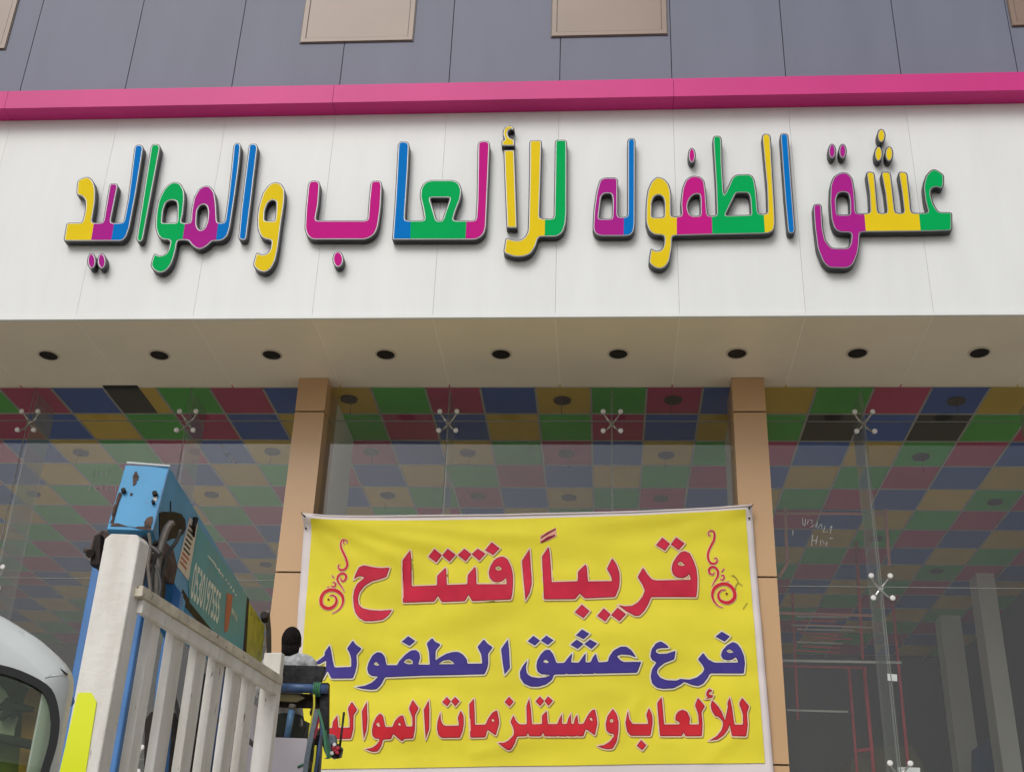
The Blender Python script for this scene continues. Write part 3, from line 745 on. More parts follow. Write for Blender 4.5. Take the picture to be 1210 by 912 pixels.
# hem, corner eyelets and ties
mb = MB(); mb.tube([bpoint((C[0]*(1-u)+C[1]*u).x, (C[0]*(1-u)+C[1]*u).z+sagz(u), 0.0) for u in [k/40 for k in range(41)]], 0.011, 6)
mb.build('top_hem', 'banner_white', ban, smooth=True)
for c, dx in ((C[0], 0.03), (C[1], -0.03)):
    for q in (0.03, 0.12):
        p = Vector(bpoint(c.x+dx, c.z-q, 0.004)); MB().tube([p, p-Vector((0, .004, 0))], 0.011, 10).build('eyelet', 'seat_dark', ban)
for c, sg in ((C[0], -1), (C[1], 1)):
    p = Vector(bpoint(c.x-0.03*sg, c.z-0.03, 0.012)); MB().tube([p, p+Vector((0.03*sg, -.01, 0.02)), p+Vector((0.05*sg, 0.05, 0.06))], 0.004, 6).build('tie', 'seat_dark', ban)

W1 = (370, 610, 7.0133); W2 = (500, 610, 7.0133); W3 = (630, 610, 7.0133); W4 = (760, 610, 7.0133)
V1 = (370, 740, 8.643); V2 = (500, 740, 8.643); V3 = (610, 740, 7.5625); V4 = (750, 740, 8.067)
U1 = (370, 815, 8.643); U2 = (500, 815, 8.643); U3 = (620, 815, 8.643); U4 = (750, 815, 8.067)
def layer(name, outers, holes, m, lift, parent, grid=0.09):
    mb = MB()
    v, tri, _ = fill2d(outers, holes, grid=grid)
    mb.add([bpoint(p.x, p.y, lift) for p in v], tri)
    return mb.build(name, m, parent, smooth=True)
LET = []
def glyph(name, segs, holes=(), ink='red', halo='print_halo', r=0.012, hw=0.0135):
    px = []
    for z, pts in segs: px += loc(z, pts)
    o = ccw(rounded(flat(px, YBN), r)); hs = [ccw(rounded(flat(loc(z, h), YBN), r*0.7)) for z, h in holes]
    g = empty(name, (o[0][0], YBN, o[0][1]), parent=ban)
    big = offset(o, hw)
    layer('printed_shadow', [[(x+0.008, y-0.009) for x, y in big]], [], 'print_shadow', 0.0065, g)
    layer('white_outline', [big], [h for h in (offset(h, -0.010) for h in hs) if area2(h) > 2e-4], halo, 0.0085, g)
    if ink == 'blue': e, f = 'print_blue_edge', 'print_blue'
    elif ink == 'red2': e, f = 'print_red_edge', 'print_red2'
    else: e, f = 'print_red_edge', 'print_red'
    layer('ink_edge', [o], hs, e, 0.0105, g)
    layer('ink', [offset(o, -0.0062)], [offset(h, 0.0045) for h in hs], f, 0.0125, g)
    return g
G = glyph
# row one
G('printed_letter', [(W1, [(340,527),(355,480),(385,425),(425,410),(500,425),(560,432),(637,428),(610,505),(560,525),(490,545),(430,580),(388,630),(372,680),(380,730),(410,762),(480,778),(560,782),(657,775),(625,825),(580,860),(500,872),(430,872),(385,845),(352,800),(338,740),(333,670),(343,610),(370,560),(430,512),(400,500),(370,505)])])
G('printed_letter', [(W2, [(-167,375),(-104,288),(-96,330),(-92,584),(118,579),(120,500),(188,430),(195,450),(200,577),(370,572),(372,495),(432,423),(441,445),(446,572),(695,570),(688,515),(660,545),(620,556),(580,548),(552,515),(545,470),(560,420),(590,370),(630,345),(665,340),(700,360),(730,420),(745,480),(748,560),(742,650),(730,697),(410,710),(378,658),(350,710),(155,714),(125,662),(95,710),(-166,717)])], [(W2, [(598,433),(625,418),(655,438),(640,455),(612,452)])])
for q in ([(98,280),(158,328),(112,388),(45,340)], [(208,280),(272,325),(222,382),(160,330)], [(345,278),(403,322),(355,380),(290,328)], [(455,275),(520,318),(468,375),(405,322)], [(570,222),(637,272),(582,330),(515,288)]):
    G('printed_dot', [(W2, q)], r=0.004)
G('printed_letter', [(W2, [(820,378),(882,278),(888,330),(892,400),(903,560),(885,640),(850,702),(838,580)])], r=0.006)
def flatprint(name, z, pts, m, lift=0.0105, r=0.004):
    return layer(name, [ccw(rounded(flat(loc(z, pts), YBN), r))], [], m, lift, ban)
flatprint('printed_mark', W3, [(58,232),(60,172),(190,100),(198,176),(130,212)], 'print_pink', 0.0085)
flatprint('printed_mark', W3, [(65,186),(118,146),(188,110),(186,124),(68,196)], 'print_red_edge')
flatprint('printed_mark', W3, [(65,222),(122,182),(180,163),(188,172),(130,204),(70,232)], 'print_red_edge')
G('printed_letter', [(W3, [(74,340),(128,260),(138,300),(146,400),(155,552),(370,546),(372,465),(435,402),(446,430),(455,546),(655,541),(645,500),(610,440),(655,353),(690,400),(715,470),(718,540),(710,600),(680,673),(430,683),(385,643),(350,689),(90,693)])])
for q in ([(403,732),(468,788),(418,848),(345,798)], [(585,765),(642,815),(598,878),(530,828)], [(700,760),(770,815),(715,875),(645,822)]):
    G('printed_dot', [(W3, q)], r=0.004)
G('printed_letter', [(W3, [(865,508),(910,428),(950,490),(985,528),(1020,536)]), (W4, [(395,529),(378,480),(365,503),(330,515),(280,512),(245,485),(234,440),(245,390),(275,340),(310,300),(345,291),(385,310),(420,380),(440,440),(449,520),(447,600),(440,673),(66,673)]), (W3, [(970,690),(955,730),(920,790),(880,829),(840,829),(770,790),(705,740),(760,749),(820,745),(870,715),(905,670),(925,620),(905,570)])], [(W4, [(283,395),(310,379),(346,412),(322,416),(297,412)])])
for q in ([(158,180),(222,232),(180,290),(105,245)], [(272,178),(343,228),(293,285),(228,238)]):
    G('printed_dot', [(W4, q)], r=0.004)
# row two
B = dict(ink='blue', halo='print_halo_pale')
G('printed_letter', [(V1, [(10,376),(60,340),(120,296),(118,265),(172,193),(185,240),(200,340),(218,417),(390,413),(392,330),(375,270),(350,230),(412,148),(440,190),(502,232),(445,295),(450,380),(435,460),(410,530),(190,533),(148,455),(105,540),(85,520),(130,430),(135,345),(60,388)])], **B)
G('printed_letter', [(V1, [(438,618),(530,605),(600,575),(650,530),(665,512),(600,507),(565,480),(553,430),(570,370),(610,300),(660,268),(700,272),(735,310),(752,397),(862,397),(880,360),(940,295),(1000,250),(1050,242),(1085,268),(1096,320),(1075,390),(1185,392)]),
    (V2, [(70,387),(62,260),(38,175),(95,118),(120,155),(182,185),(130,250),(128,350),(160,325),(240,280),(300,264),(360,261),(410,290),(450,340),(453,384),(607,384),(595,290),(556,212),(622,133),(660,180),(714,218),(665,285),(668,380),(655,440),(630,494),(0,503)]), (V1, [(735,520),(700,590),(650,642),(590,647),(500,636)])],
    [(V1, [(618,385),(645,362),(682,397),(650,403)]), (V1, [(925,367),(950,343),(985,332),(1018,352),(1020,385),(970,387)]), (V2, [(158,387),(210,350),(270,343),(302,362),(324,387)])], **B)
G('printed_dot', [(V1, [(975,103),(1047,152),(988,204),(908,160)])], r=0.004, **B)
G('printed_letter', [(V2, [(798,235),(868,138),(880,240),(890,430),(835,498),(815,380)])], r=0.006, **B)
G('printed_letter', [(V3, [(102,308),(88,370),(97,425),(132,455),(200,466),(270,457),(308,438),(225,432),(190,407),(180,360),(190,310),(220,255),(260,216),(300,214),(330,250),(350,300),(360,332),(430,332),(465,285),(503,243),(490,327),(560,330),(590,285),(622,243),(620,327),(665,327),(685,280),(712,248),(725,295),(735,327),(820,320),(830,275),(870,220),(930,187),(985,187),(1030,220),(1072,282),(1010,260),(940,256),(898,270),(930,307),(960,322),(1118,320),(1080,416),(708,425),(702,416),(694,426),(586,428),(578,420),(570,429),(458,431),(450,422),(440,432),(340,434),(320,482),(270,522),(200,544),(130,543),(70,516),(37,465),(34,410),(60,360)])], [(V3, [(238,320),(262,301),(297,325),(270,334)])], **B)
for q in ([(155,88),(215,132),(168,178),(103,138)], [(270,85),(335,128),(285,172),(220,132)], [(588,32),(655,72),(603,120),(533,85)], [(540,122),(603,162),(550,208),(485,170)], [(660,122),(725,158),(672,208),(608,162)]):
    G('printed_dot', [(V3, q)], r=0.004, **B)
G('printed_letter', [(V4, [(327,212),(300,180),(245,149),(200,170),(160,225),(147,290),(165,325),(207,347),(165,410),(151,480),(165,545),(210,585),(270,596),(370,591),(440,556),(470,531),(540,560),(600,572),(650,552),(690,500),(718,450),(1040,448),(1050,350),(1040,280),(1010,210),(975,165),(935,149),(880,180),(835,230),(819,280),(840,315),(890,326),(935,315),(962,292),(987,345),(760,348),(700,320),(650,256),(600,318),(640,365),(664,410),(640,450),(590,490),(520,512),(430,503),(400,520),(300,515),(240,490),(208,440),(225,400),(280,355),(377,318),(388,238),(300,267),(230,269),(197,250),(205,225),(260,213)])], [(V4, [(868,235),(905,220),(942,250),(900,257)])], **B)
G('printed_dot', [(V4, [(828,52),(907,98),(855,148),(768,100)])], r=0.004, **B)
# row three
Q = dict(ink='red2', hw=0.012)
G('printed_letter', [(U1, [(20,395),(200,392),(205,330),(252,260),(262,387),(378,387),(378,300),(360,190),(400,122),(457,205),(418,262),(415,400),(390,500),(20,507)])], **Q)
G('printed_letter', [(U1, [(503,220),(552,125),(562,300),(550,410),(520,500),(510,380)])], r=0.006, **Q)
G('printed_letter', [(U1, [(533,605),(600,592),(650,560),(685,515),(672,497),(640,500),(610,470),(606,420),(620,350),(650,280),(690,243),(720,270),(742,382),(815,382),(840,320),(880,275),(922,260),(940,320),(955,377),(1018,377),(1018,290),(983,190),(1020,103),(1082,190),(1045,260),(1045,400),(1025,497),(932,500),(912,527),(820,450),(800,502),(717,507),(700,570),(665,627),(610,632)])], [(U1, [(648,350),(675,343),(692,378),(665,378)]), (U1, [(868,345),(890,338),(902,366),(885,370)])], **Q)
G('printed_letter', [(U2, [(10,205),(60,108),(68,200),(66,400),(30,500),(22,380)])], r=0.006, **Q)
G('printed_letter', [(U2, [(146,400),(150,330),(180,235),(185,310),(205,357),(230,372),(370,370),(365,325),(356,290),(388,213),(417,270),(420,350),(405,430),(380,492),(190,492),(158,460)])], **Q)
for q in ([(245,73),(287,120),(250,172),(198,128)], [(330,73),(374,120),(333,172),(288,120)]):
    G('printed_dot', [(U2, q)], r=0.004, **Q)
G('printed_letter', [(U2, [(473,150),(522,90),(530,250),(533,361),(640,360),(670,290),(710,235),(757,210),(775,290),(780,350),(745,472),(660,412),(640,490),(485,492)])], [(U2, [(698,310),(718,298),(732,326),(716,332)])], **Q)
G('printed_letter', [(U2, [(768,545),(830,546),(880,520),(925,470),(933,430),(918,380),(893,330),(925,262),(950,320),(985,357),(1062,357),(1056,170),(1085,90),(1102,200),(1115,357)]), (U3, [(180,354),(178,270),(227,217),(238,354),(336,354),(350,310),(382,248),(382,352),(433,352),(445,300),(472,247),(477,352),(503,352),(510,300),(537,255),(550,352),(600,350),(640,270),(680,215),(717,198),(735,280),(744,340),(718,468),(625,402),(600,477),(545,478),(535,466),(525,478),(450,479),(440,467),(430,479),(350,480),(342,468),(332,480),(203,480),(190,440),(170,480),(47,480),(35,440),(20,480)]), (U2, [(962,482),(940,550),(900,617),(868,622),(820,590)])], [(U3, [(658,290),(680,283),(697,316),(680,320)])], **Q)
G('printed_dot', [(U2, [(880,73),(927,125),(885,177),(836,128)])], r=0.004, **Q)
for q in ([(155,70),(202,118),(160,172),(113,122)], [(240,70),(290,115),(245,170),(203,118)]):
    G('printed_dot', [(U3, q)], r=0.004, **Q)
G('printed_letter', [(U3, [(743,575),(810,566),(870,530),(912,475),(905,450),(870,452),(835,420),(826,350),(845,270),(900,193),(940,250),(960,330),(957,430),(940,530),(900,602),(850,610),(790,597)])], [(U3, [(868,318),(878,300),(896,300),(908,318),(897,337),(877,337)])], **Q)
G('printed_letter', [(U3, [(1028,340),(1053,212),(1066,300),(1100,352)]), (U4, [(130,327),(120,280),(108,240),(135,172),(167,240),(170,320),(150,440)]), (U3, [(1080,472),(1045,430)])], **Q)
G('printed_dot', [(U4, [(60,480),(110,530),(70,580),(18,535)])], r=0.004, **Q)
G('printed_letter', [(U4, [(213,125),(257,66),(268,180),(280,330),(430,327),(420,300),(386,290),(390,240),(415,205),(455,187),(500,208),(527,265),(520,327),(612,327),(605,230),(573,145),(602,75),(670,155),(635,210),(647,320),(640,440),(482,442),(465,402),(450,440),(240,442),(228,300)])], **Q)
G('printed_letter', [(U4, [(708,484),(780,440),(825,385),(843,330),(835,290),(790,250),(768,250),(735,200),(723,150),(735,97),(790,150),(830,210),(860,290),(888,160),(880,130),(905,72),(925,160),(950,330),(1032,330),(1030,230),(993,130),(1022,75),(1090,155),(1068,220),(1077,330),(1062,442),(925,442),(905,330),(885,380),(850,430),(790,472)])], **Q)
G('printed_mark', [(U4, [(675,85),(700,75),(678,50),(685,18),(708,-8),(735,5),(728,25),(712,20),(705,45),(748,55),(735,75)])], r=0.004, **Q)
# swirl ornaments
def catmull(p, m=6):
    out = []
    for i in range(len(p)-1):
        a, b, c, d = Vector(p[max(i-1, 0)]), Vector(p[i]), Vector(p[i+1]), Vector(p[min(i+2, len(p)-1)])
        for k in range(m):
            t = k/m
            out.append(0.5*((2*b)+(c-a)*t+(2*a-5*b+4*c-d)*t*t+(3*b-a-3*c+d)*t**3))
    out.append(Vector(p[-1])); return out
def swirl_stroke(z, pts, wmax, parent, w0=0.25, w1=0.25, halo=True):
    c = catmull(flat(loc(z, pts), YBN)); n = len(c)
    def strip(grow, m, lift, nm):
        mb = MB(); vs = []
        for i, p in enumerate(c):
            t = (c[min(i+1, n-1)]-c[max(i-1, 0)]).normalized(); nn = Vector((-t.y, t.x)); u = i/(n-1)
            wd = wmax*min(1, w0+(1-w0)*u*3.5, w1+(1-w1)*(1-u)*3.5)/2+grow
            for sg in (-1, 1):
                q = p+nn*wd*sg; vs.append(bpoint(q.x, q.y, lift))
        mb.add(vs, [(2*i, 2*i+1, 2*i+3, 2*i+2) for i in range(n-1)]); mb.build(nm, m, parent, fixn=False)
    if halo: strip(0.006, 'print_halo', 0.0085, 'white_outline')
    strip(0, 'print_red2', 0.011, 'ink')
def swirl(z, L, dot):
    g = empty('printed_swirl', tuple(bpoint(*flat(loc(z, [dot]), YBN)[0], 0)), parent=ban)
    for pts, wd, a, b in L: swirl_stroke(z, pts, wd, g, a, b)
    x, zz = flat(loc(z, [dot]), YBN)[0]
    MB().add([bpoint(x+0.011*math.cos(k*math.pi/5), zz+0.011*math.sin(k*math.pi/5), 0.0125) for k in range(10)], [tuple(range(10))]).build('ink', 'print_red_edge', g)
swirl(W1, [([(262,238),(252,218),(262,200),(282,208),(286,228)], .010, .3, .5), ([(268,200),(243,200),(232,230),(238,272),(260,318),(280,368),(284,412),(262,440),(232,445),(212,430),(210,408),(226,402)], .021, .4, .25),
    ([(262,628),(240,588),(213,552),(203,520),(215,490),(245,473),(272,490),(272,520),(250,540),(232,525),(236,508)], .022, .2, .25), ([(148,572),(165,585),(186,576),(182,552),(160,545)], .014, .3, .3),
    ([(136,660),(165,655),(190,675),(195,710),(175,745),(135,765),(95,755),(70,722),(72,670),(100,627),(150,610),(200,620),(240,655),(250,700),(235,750),(200,785),(158,806)], .033, .25, .1), ([(156,488),(174,512)], .010, .3, .8), ([(118,592),(132,582)], .008, .5, .5)], (130, 690))
swirl(W4, [([(560,162),(542,160),(536,140)], .010, .5, .6), ([(536,145),(550,128),(575,128),(590,150),(585,200),(565,240),(545,282),(535,322),(540,365),(560,392),(590,396),(612,375),(605,350),(585,354)], .021, .4, .3),
    ([(568,578),(590,540),(615,500),(618,460),(595,428),(565,425),(545,445),(550,475),(575,485),(590,465)], .022, .2, .25), ([(640,495),(662,490),(670,510),(655,528),(636,520)], .014, .3, .3),
    ([(684,610),(645,615),(622,650),(635,692),(680,714),(725,707),(757,670),(752,620),(722,580),(680,562),(630,570),(590,600),(572,650),(585,700),(620,740),(662,756)], .033, .25, .1), ([(648,464),(672,434)], .010, .8, .3), ([(690,545),(712,540)], .008, .5, .5)], (690, 642))
def mark(z, pts, w_):
    c = catmull(flat(loc(z, pts), YBN), 4); mb = MB(); vs = []
    for i, p in enumerate(c):
        t = (c[min(i+1, len(c)-1)]-c[max(i-1, 0)]).normalized(); nn = Vector((-t.y, t.x))
        for sg in (-1, 1): q = p+nn*w_*sg; vs.append(bpoint(q.x, q.y, 0.013))
    mb.add(vs, [(2*i, 2*i+1, 2*i+3, 2*i+2) for i in range(len(c)-1)]); mb.build('stain', 'mark_green', ban, fixn=False)
mark(W4, [(762,610),(768,575),(785,550),(775,520),(745,488)], 0.004); mark(W4, [(785,548),(822,575)], 0.003); mark(W4, [(725,490),(760,500)], 0.0025); mark(W4, [(825,768),(862,715)], 0.003)

# ================================================================== crane truck
A = atY(158, 703, 5.0); Bp = atZ(322, 806, A.z)
rd = Vector((Bp.x-A.x, Bp.y-A.y, 0)); RLn = rd.length; rd.normalize(); rn = Vector((rd.y, -rd.x, 0))    # rn points to the camera's right
tr = empty('crane_truck', (-3.0, 7.5, 0), 'flatbed crane truck with white slatted side rail and raised blue boom', 'truck')
def obox(o0, s0, s1, n0, n1, z0, z1):      # box in rail coordinates
    P = lambda s, n, z: (o0+rd*s+rn*n).to_tuple()[:2]+(z,)
    mb = MB(); mb.add([P(s0,n0,z0),P(s1,n0,z0),P(s1,n1,z0),P(s0,n1,z0),P(s0,n0,z1),P(s1,n0,z1),P(s1,n1,z1),P(s0,n1,z1)], [(0,3,2,1),(4,5,6,7),(0,1,5,4),(1,2,6,5),(2,3,7,6),(3,0,4,7)])
    return mb
BZ = 1.25
rail = empty('side_rail', (A.x, A.y, BZ), parent=tr)
# near post with cut corners
pf = [(122.0, 640), (128.5, 629.5), (159, 631), (165.5, 640)]
xl = atY(124.6, 660, 4.95).x; xr = atY(160, 660, 4.95).x
zt = atY(145, 630, 4.95).z
post = MB()
prof = [(-2.150, BZ-0.1), (-1.999, BZ-0.1), (-1.985, zt-0.03), (-2.003, zt-0.004), (-2.118, zt), (-2.141, zt-0.025)]
post.prism([(x, 4.95, z) for x, z in prof], (0.016, 0.085, 0)).build('stake_post', 'white_wood', rail, bevel=0.006)
MB().prism([atY(x, y, 4.945) for x, y in [(91.3, 820), (94, 817.8), (108, 818), (114, 829), (97, 938), (64, 938)]], (0, 0.0035, 0)).build('reflective_tape', 'tape', rail)
# top rail: a weathered plank with a white face board under it
z_t = A.z
obox(A, -0.02, RLn+0.02, -0.045, 0.050, z_t-0.012, z_t+0.035).build('top_rail', 'grey_wood', rail, bevel=0.004)
obox(A, 0.02, RLn-0.02, 0.012, 0.040, z_t-0.072, z_t-0.0125).build('face_board', 'white_wood', rail, bevel=0.004)
for px_c, wdt in ((183, .046), (210, .062), (237, .058), (258.5, .060), (279, .060), (297, .056)):
    v = ray(px_c, 735+(px_c-181)*0.6); nrm = rn; O = Vector((0, 0, EYE))
    P = O+v*((A-O).dot(nrm)/v.dot(nrm)); s = (P-A).dot(rd)
    sl_mb = obox(A, s-wdt*0.86, s+wdt*0.86, -0.034, 0.010, BZ-0.05, z_t-0.0125+random.uniform(-.0005, 0))
    sl_mb.build('slat', 'white_wood', rail, bevel=0.004)
# far post
zf = atY(318, 771.5, Bp.y).z
obox(A, RLn-0.02, RLn+0.03, -0.060, 0.042, BZ-0.1, zf).build('stake_post', 'white_wood', rail, bevel=0.006)
# bed and chassis (below the frame)
bed = empty('flat_bed', (-3.0, 6.3, 1), parent=tr)
box('bed_floor', (-4.15, 4.9, BZ-0.25), (-1.85, 8.3, BZ-0.1), 'grey_wood', bed, bevel=0.01)
box('chassis_beam', (-3.6, 4.95, 0.65), (-3.35, 11.2, BZ-0.25), 'dark_grease', tr)
box('chassis_beam', (-2.65, 4.95, 0.65), (-2.40, 11.2, BZ-0.25), 'dark_grease', tr)
def wheel(name, x, y, r, wd, parent):
    e = empty(name, (x, y, r), parent=parent)
    MB().tube([(x-wd/2, y, r), (x-wd/2+0.03, y, r), (x+wd/2-0.03, y, r), (x+wd/2, y, r)], [r-0.03, r, r, r-0.03], 28).build('tyre', 'tyre', e, smooth=False)
    MB().tube([(x-wd/2-0.01, y, r), (x+wd/2+0.01, y, r)], r*0.55, 20).build('rim', 'steel', e)
for y in (5.9, 10.3):
    for x in (-3.95, -2.05): wheel('wheel', x, y, 0.48, 0.26, tr)
cabt = MB(); cabt.prism([(-4.1, 9.95, 0.75), (-4.1, 11.35, 0.75), (-4.1, 11.35, 1.55), (-4.1, 11.15, 2.35), (-4.1, 9.95, 2.4)], (2.15, 0, 0)); cabt.build('cab', 'cab_white', tr, bevel=0.06)
# mast
mY = 6.2
mx0, mx1 = atY(109, 667, mY).x, atY(172, 700, mY).x
box('mast', (mx0, mY, BZ-0.1), (mx1, mY+0.30, atY(140, 650, mY).z), 'crane_blue_deep', tr, bevel=0.008)
pxm = [(478-278, 740), (205, 740), (193, 880), (186, 880)]
MB().tube([atY(208, 730, 7.2), atY(196, 800, 7.2), atY(186, 930, 7.2)], 0.055, 10).build('ram', 'crane_blue_deep', tr, smooth=True)
MB().tube([atY(262, 790, 7.6), atY(256, 860, 7.6), atY(250, 930, 7.6)], 0.022, 8).build('grab_rail', 'tube_blue', tr, smooth=True)
slab('hinge_block', [(110, 632), (120, 626), (186, 628), (191, 650), (186, 672), (165, 668), (108, 668), (105, 650)], 6.02, 0.28, 'rust', tr, bevel=0.01)
slab('hinge_plate', [(112, 632), (119, 630), (118, 667), (106, 667), (108, 650)], 5.95, 0.06, 'dark_grease', tr, bevel=0.004)
MB().tube([atY(106, 654, 5.93), atY(112, 654, 6.0)], 0.022, 10).build('hinge_bolt', 'dark_grease', tr)
MB().tube([atY(100, 650, 6.0), atY(118, 652, 6.0)], 0.012, 8).build('hinge_pin', 'rust', tr)
# boom: side profile on a vertical plane, swept to the left
zb = atY(200, 551, 6.0).z
S0 = atY(200, 551, 6.0); S1 = atZ(292, 703, zb)
bd = Vector((S1.x-S0.x, S1.y-S0.y, 0)).normalized(); bn = Vector((bd.y, -bd.x, 0))
def sp_(x, y, lift=0.0): return atPlane(x, y, S0+bn*lift, bn)
boom = empty('boom', (S0.x, S0.y, S0.z), parent=tr)
prof = [(200, 551), (292, 703), (286, 782), (270, 772), (223, 714), (203, 684), (190, 652), (180, 627)]
MB().prism([sp_(x, y) for x, y in prof], -bn*0.235).build('boom_box', 'crane_blue', boom, bevel=0.005)
# weld seams, weather line and bolts on the end cap
f0 = [atY(x, y, 5.99) for x, y in ((150, 546.5), (201, 550.5))]
MB().tube([f0[0], f0[1]], 0.006, 6).build('cap_weld', 'cab_white', boom)
MB().tube([S0+bn*0.002+Vector((0, -.004, 0)), sp_(180, 627, 0.004)], 0.005, 6).build('cap_weld', 'strut_blue', boom)
def front_pt(x, y):      # on the sloping end face of the boom
    a, b, c = sp_(200, 551), sp_(180, 627), sp_(200, 551)-bn*0.235
    n = (b-a).cross(c-a).normalized()
    if n.y > 0: n = -n
    return atPlane(x, y, a+n*0.003, n), n
for x, y, r in ((146.5, 581, .013), (183.5, 584.5, .014), (181.5, 594.5, .009)):
    p, n = front_pt(x, y); MB().tube([p, p+n*0.02], r, 8).build('bolt', 'dark_grease', boom)
def ragged(px, amp=1.1):
    out = []
    for i in range(len(px)):
        a, b = Vector(px[i]), Vector(px[(i+1) % len(px)])
        for k in range(4):
            p = a.lerp(b, k/4); out.append((p.x+random.uniform(-amp, amp), p.y+random.uniform(-amp, amp)))
    return out
def front_patch(name, px, m, th=0.0006):
    px = ragged(px)
    q = [front_pt(x, y) for x, y in px]; MB().prism([p for p, n in q], q[0][1]*th).build(name, m, boom)
front_patch('rust_patch', [(159, 557), (162, 556), (164, 565), (160, 572), (157, 573), (157.5, 565)], 'rust')
front_patch('rust_patch', [(140, 583), (144, 582), (140, 595), (135, 604), (134, 617), (130.5, 618), (133, 605)], 'rust')
front_patch('rust_patch', [(132, 617), (150, 621.5), (168, 622.5), (179, 621), (178, 626), (131, 620.5)], 'rust')
front_patch('rust_patch', [(172, 612), (181, 610), (178, 624), (170, 622)], 'rust')
front_patch('rust_patch', [(154, 583), (156, 583), (156, 585), (154, 585)], 'rust')
front_patch('rust_patch', [(182, 585), (185, 585), (184.5, 592), (182, 591)], 'sticker_white')
def side_patch(name, px, m, lift=0.002, th=0.002, parent=None, r=0):
    pts = [sp_(x, y, lift) for x, y in px]
    return MB().prism(pts, bn*th).build(name, m, parent or boom)
ov = [(188, 606), (192, 604.5), (205, 604.5), (214, 607), (218.5, 614), (219, 624), (216, 631), (210, 636), (203, 636), (196, 640), (188, 640)]
side_patch('opening_shade', ov, 'dark_grease', 0.001, 0.003)  # flat dark plate in place of the shaded hole around the hoses
side_patch('teal_sign', [(233.5, 619.5), (291.5, 704), (284, 779), (271, 770), (223.5, 711), (222, 690)], 'teal', 0.001, 0.003)
side_patch('data_plate', [(223.5, 611), (233, 619), (222, 686), (209, 669)], 'sticker_white', 0.001, 0.004)
for k in range(9):
    t0 = 0.08+0.1*k
    a = Vector((224.0, 614)).lerp(Vector((210.2, 667)), t0); b = Vector((231.5, 621)).lerp(Vector((221.5, 681)), t0)
    c, d = a.lerp(b, .12), a.lerp(b, .55+.35*random.random())
    side_patch('plate_text', [(c.x, c.y), (d.x, d.y), (d.x-.5, d.y+2.2), (c.x-.5, c.y+2.2)], 'sticker_red' if k > 5 else 'seat_dark', 0.0055, 0.001)
side_patch('underside_shade', [(216, 696), (222, 706), (269, 768), (271, 772), (262, 770), (212, 708)], 'dark_grease', 0.001, 0.002)  # dark strip drawn on the side for the boom's shaded underside
side_patch('sign_accent', [(268, 700), (275, 703), (272, 727), (269, 745), (265, 747), (266, 725)], 'sticker_red', 0.005, 0.001)
for a, b, c in (((245, 656), (255, 668), 3), ((254, 668), (264, 682), 4), ((266, 683), (280, 705), 3)):
    n = 5
    for k in range(n):
        q = Vector(a).lerp(Vector(b), (k+0.5)/n); h = random.uniform(.5, 1)*c
        side_patch('sign_word', [(q.x-.7, q.y-h), (q.x+.8, q.y-h+1), (q.x+.7, q.y+h*.6), (q.x-.8, q.y+h*.6-1)], 'text_white', 0.005, 0.001)
for k in range(4):
    q = Vector((274.5+k*1.7, 722+k*2.8)); side_patch('sign_word', [(q.x-.7, q.y-5), (q.x+.5, q.y-4), (q.x+.2, q.y+4), (q.x-1, q.y+3)], 'film_pale', 0.005, 0.001)
# phone number painted on the sign
cu = D.curves.new('phone_number', 'FONT'); cu.body = '0530197555'; cu.size = 1; cu.space_character = 0.98; cu.offset = 0.018
to = D.objects.new('tmp', cu); COL.objects.link(to)
bpy.context.view_layer.update()
tme = D.meshes.new_from_object(to.evaluated_get(bpy.context.evaluated_depsgraph_get()))
COL.objects.unlink(to); D.objects.remove(to)
xs = [v.co.x for v in tme.vertices]; ys = [v.co.y for v in tme.vertices]
q00, q10, q11, q01 = [sp_(x, y, 0.0055) for x, y in ((224.5, 706), (257.5, 738), (261.5, 701), (230.5, 663))]
for v in tme.vertices:
    u = (v.co.x-min(xs))/(max(xs)-min(xs)); t = (v.co.y-min(ys))/(max(ys)-min(ys))
    v.co = (q00*(1-u)+q10*u)*(1-t)+(q01*(1-u)+q11*u)*t
tme.materials.clear(); tme.materials.append(MATS['text_white'])
o = D.objects.new('phone_number', tme); COL.objects.link(o); attach(o, boom)
# yellow end section and dark end post
MB().prism([sp_(x, y, -0.02) for x, y in [(294.5, 711), (313, 739), (312, 752), (308, 800), (289, 800)]], -bn*0.19).build('yellow_section', 'old_yellow', boom, bevel=0.006)
MB().prism([sp_(x, y, -0.01) for x, y in [(291.5, 703), (294.5, 708), (290, 790), (286, 784)]], -bn*0.22).build('joint_collar', 'dark_grease', boom)
MB().tube([sp_(315.5, 722), sp_(317.5, 745), sp_(318, 790)], 0.020, 8).build('end_pipe', 'hose_grey', boom)
MB().tube([sp_(312, 726, .02), sp_(313.5, 732, .02)], 0.03, 8).build('end_bracket', 'dark_grease', boom)
MB().tube([sp_(231, 613, .012), sp_(229.5, 622, .02), sp_(229, 634, .012)], [0.018, 0.012, 0.006], 8).build('boom_lamp', 'dark_grease', boom)
side_patch('boom_scratch', [(201, 592), (202, 592), (202, 604), (201, 604)], 'dark_grease')
# lower boom plate seen through the rail
slab('lower_plate', [(190, 655), (204, 684), (216, 708), (208, 745), (198, 760), (186, 740), (180, 700)], 6.45, 0.05, 'crane_blue', tr)
slab('lower_plate', [(206, 690), (214, 700), (206, 750), (196, 748)], 6.40, 0.04, 'crane_blue_deep', tr)
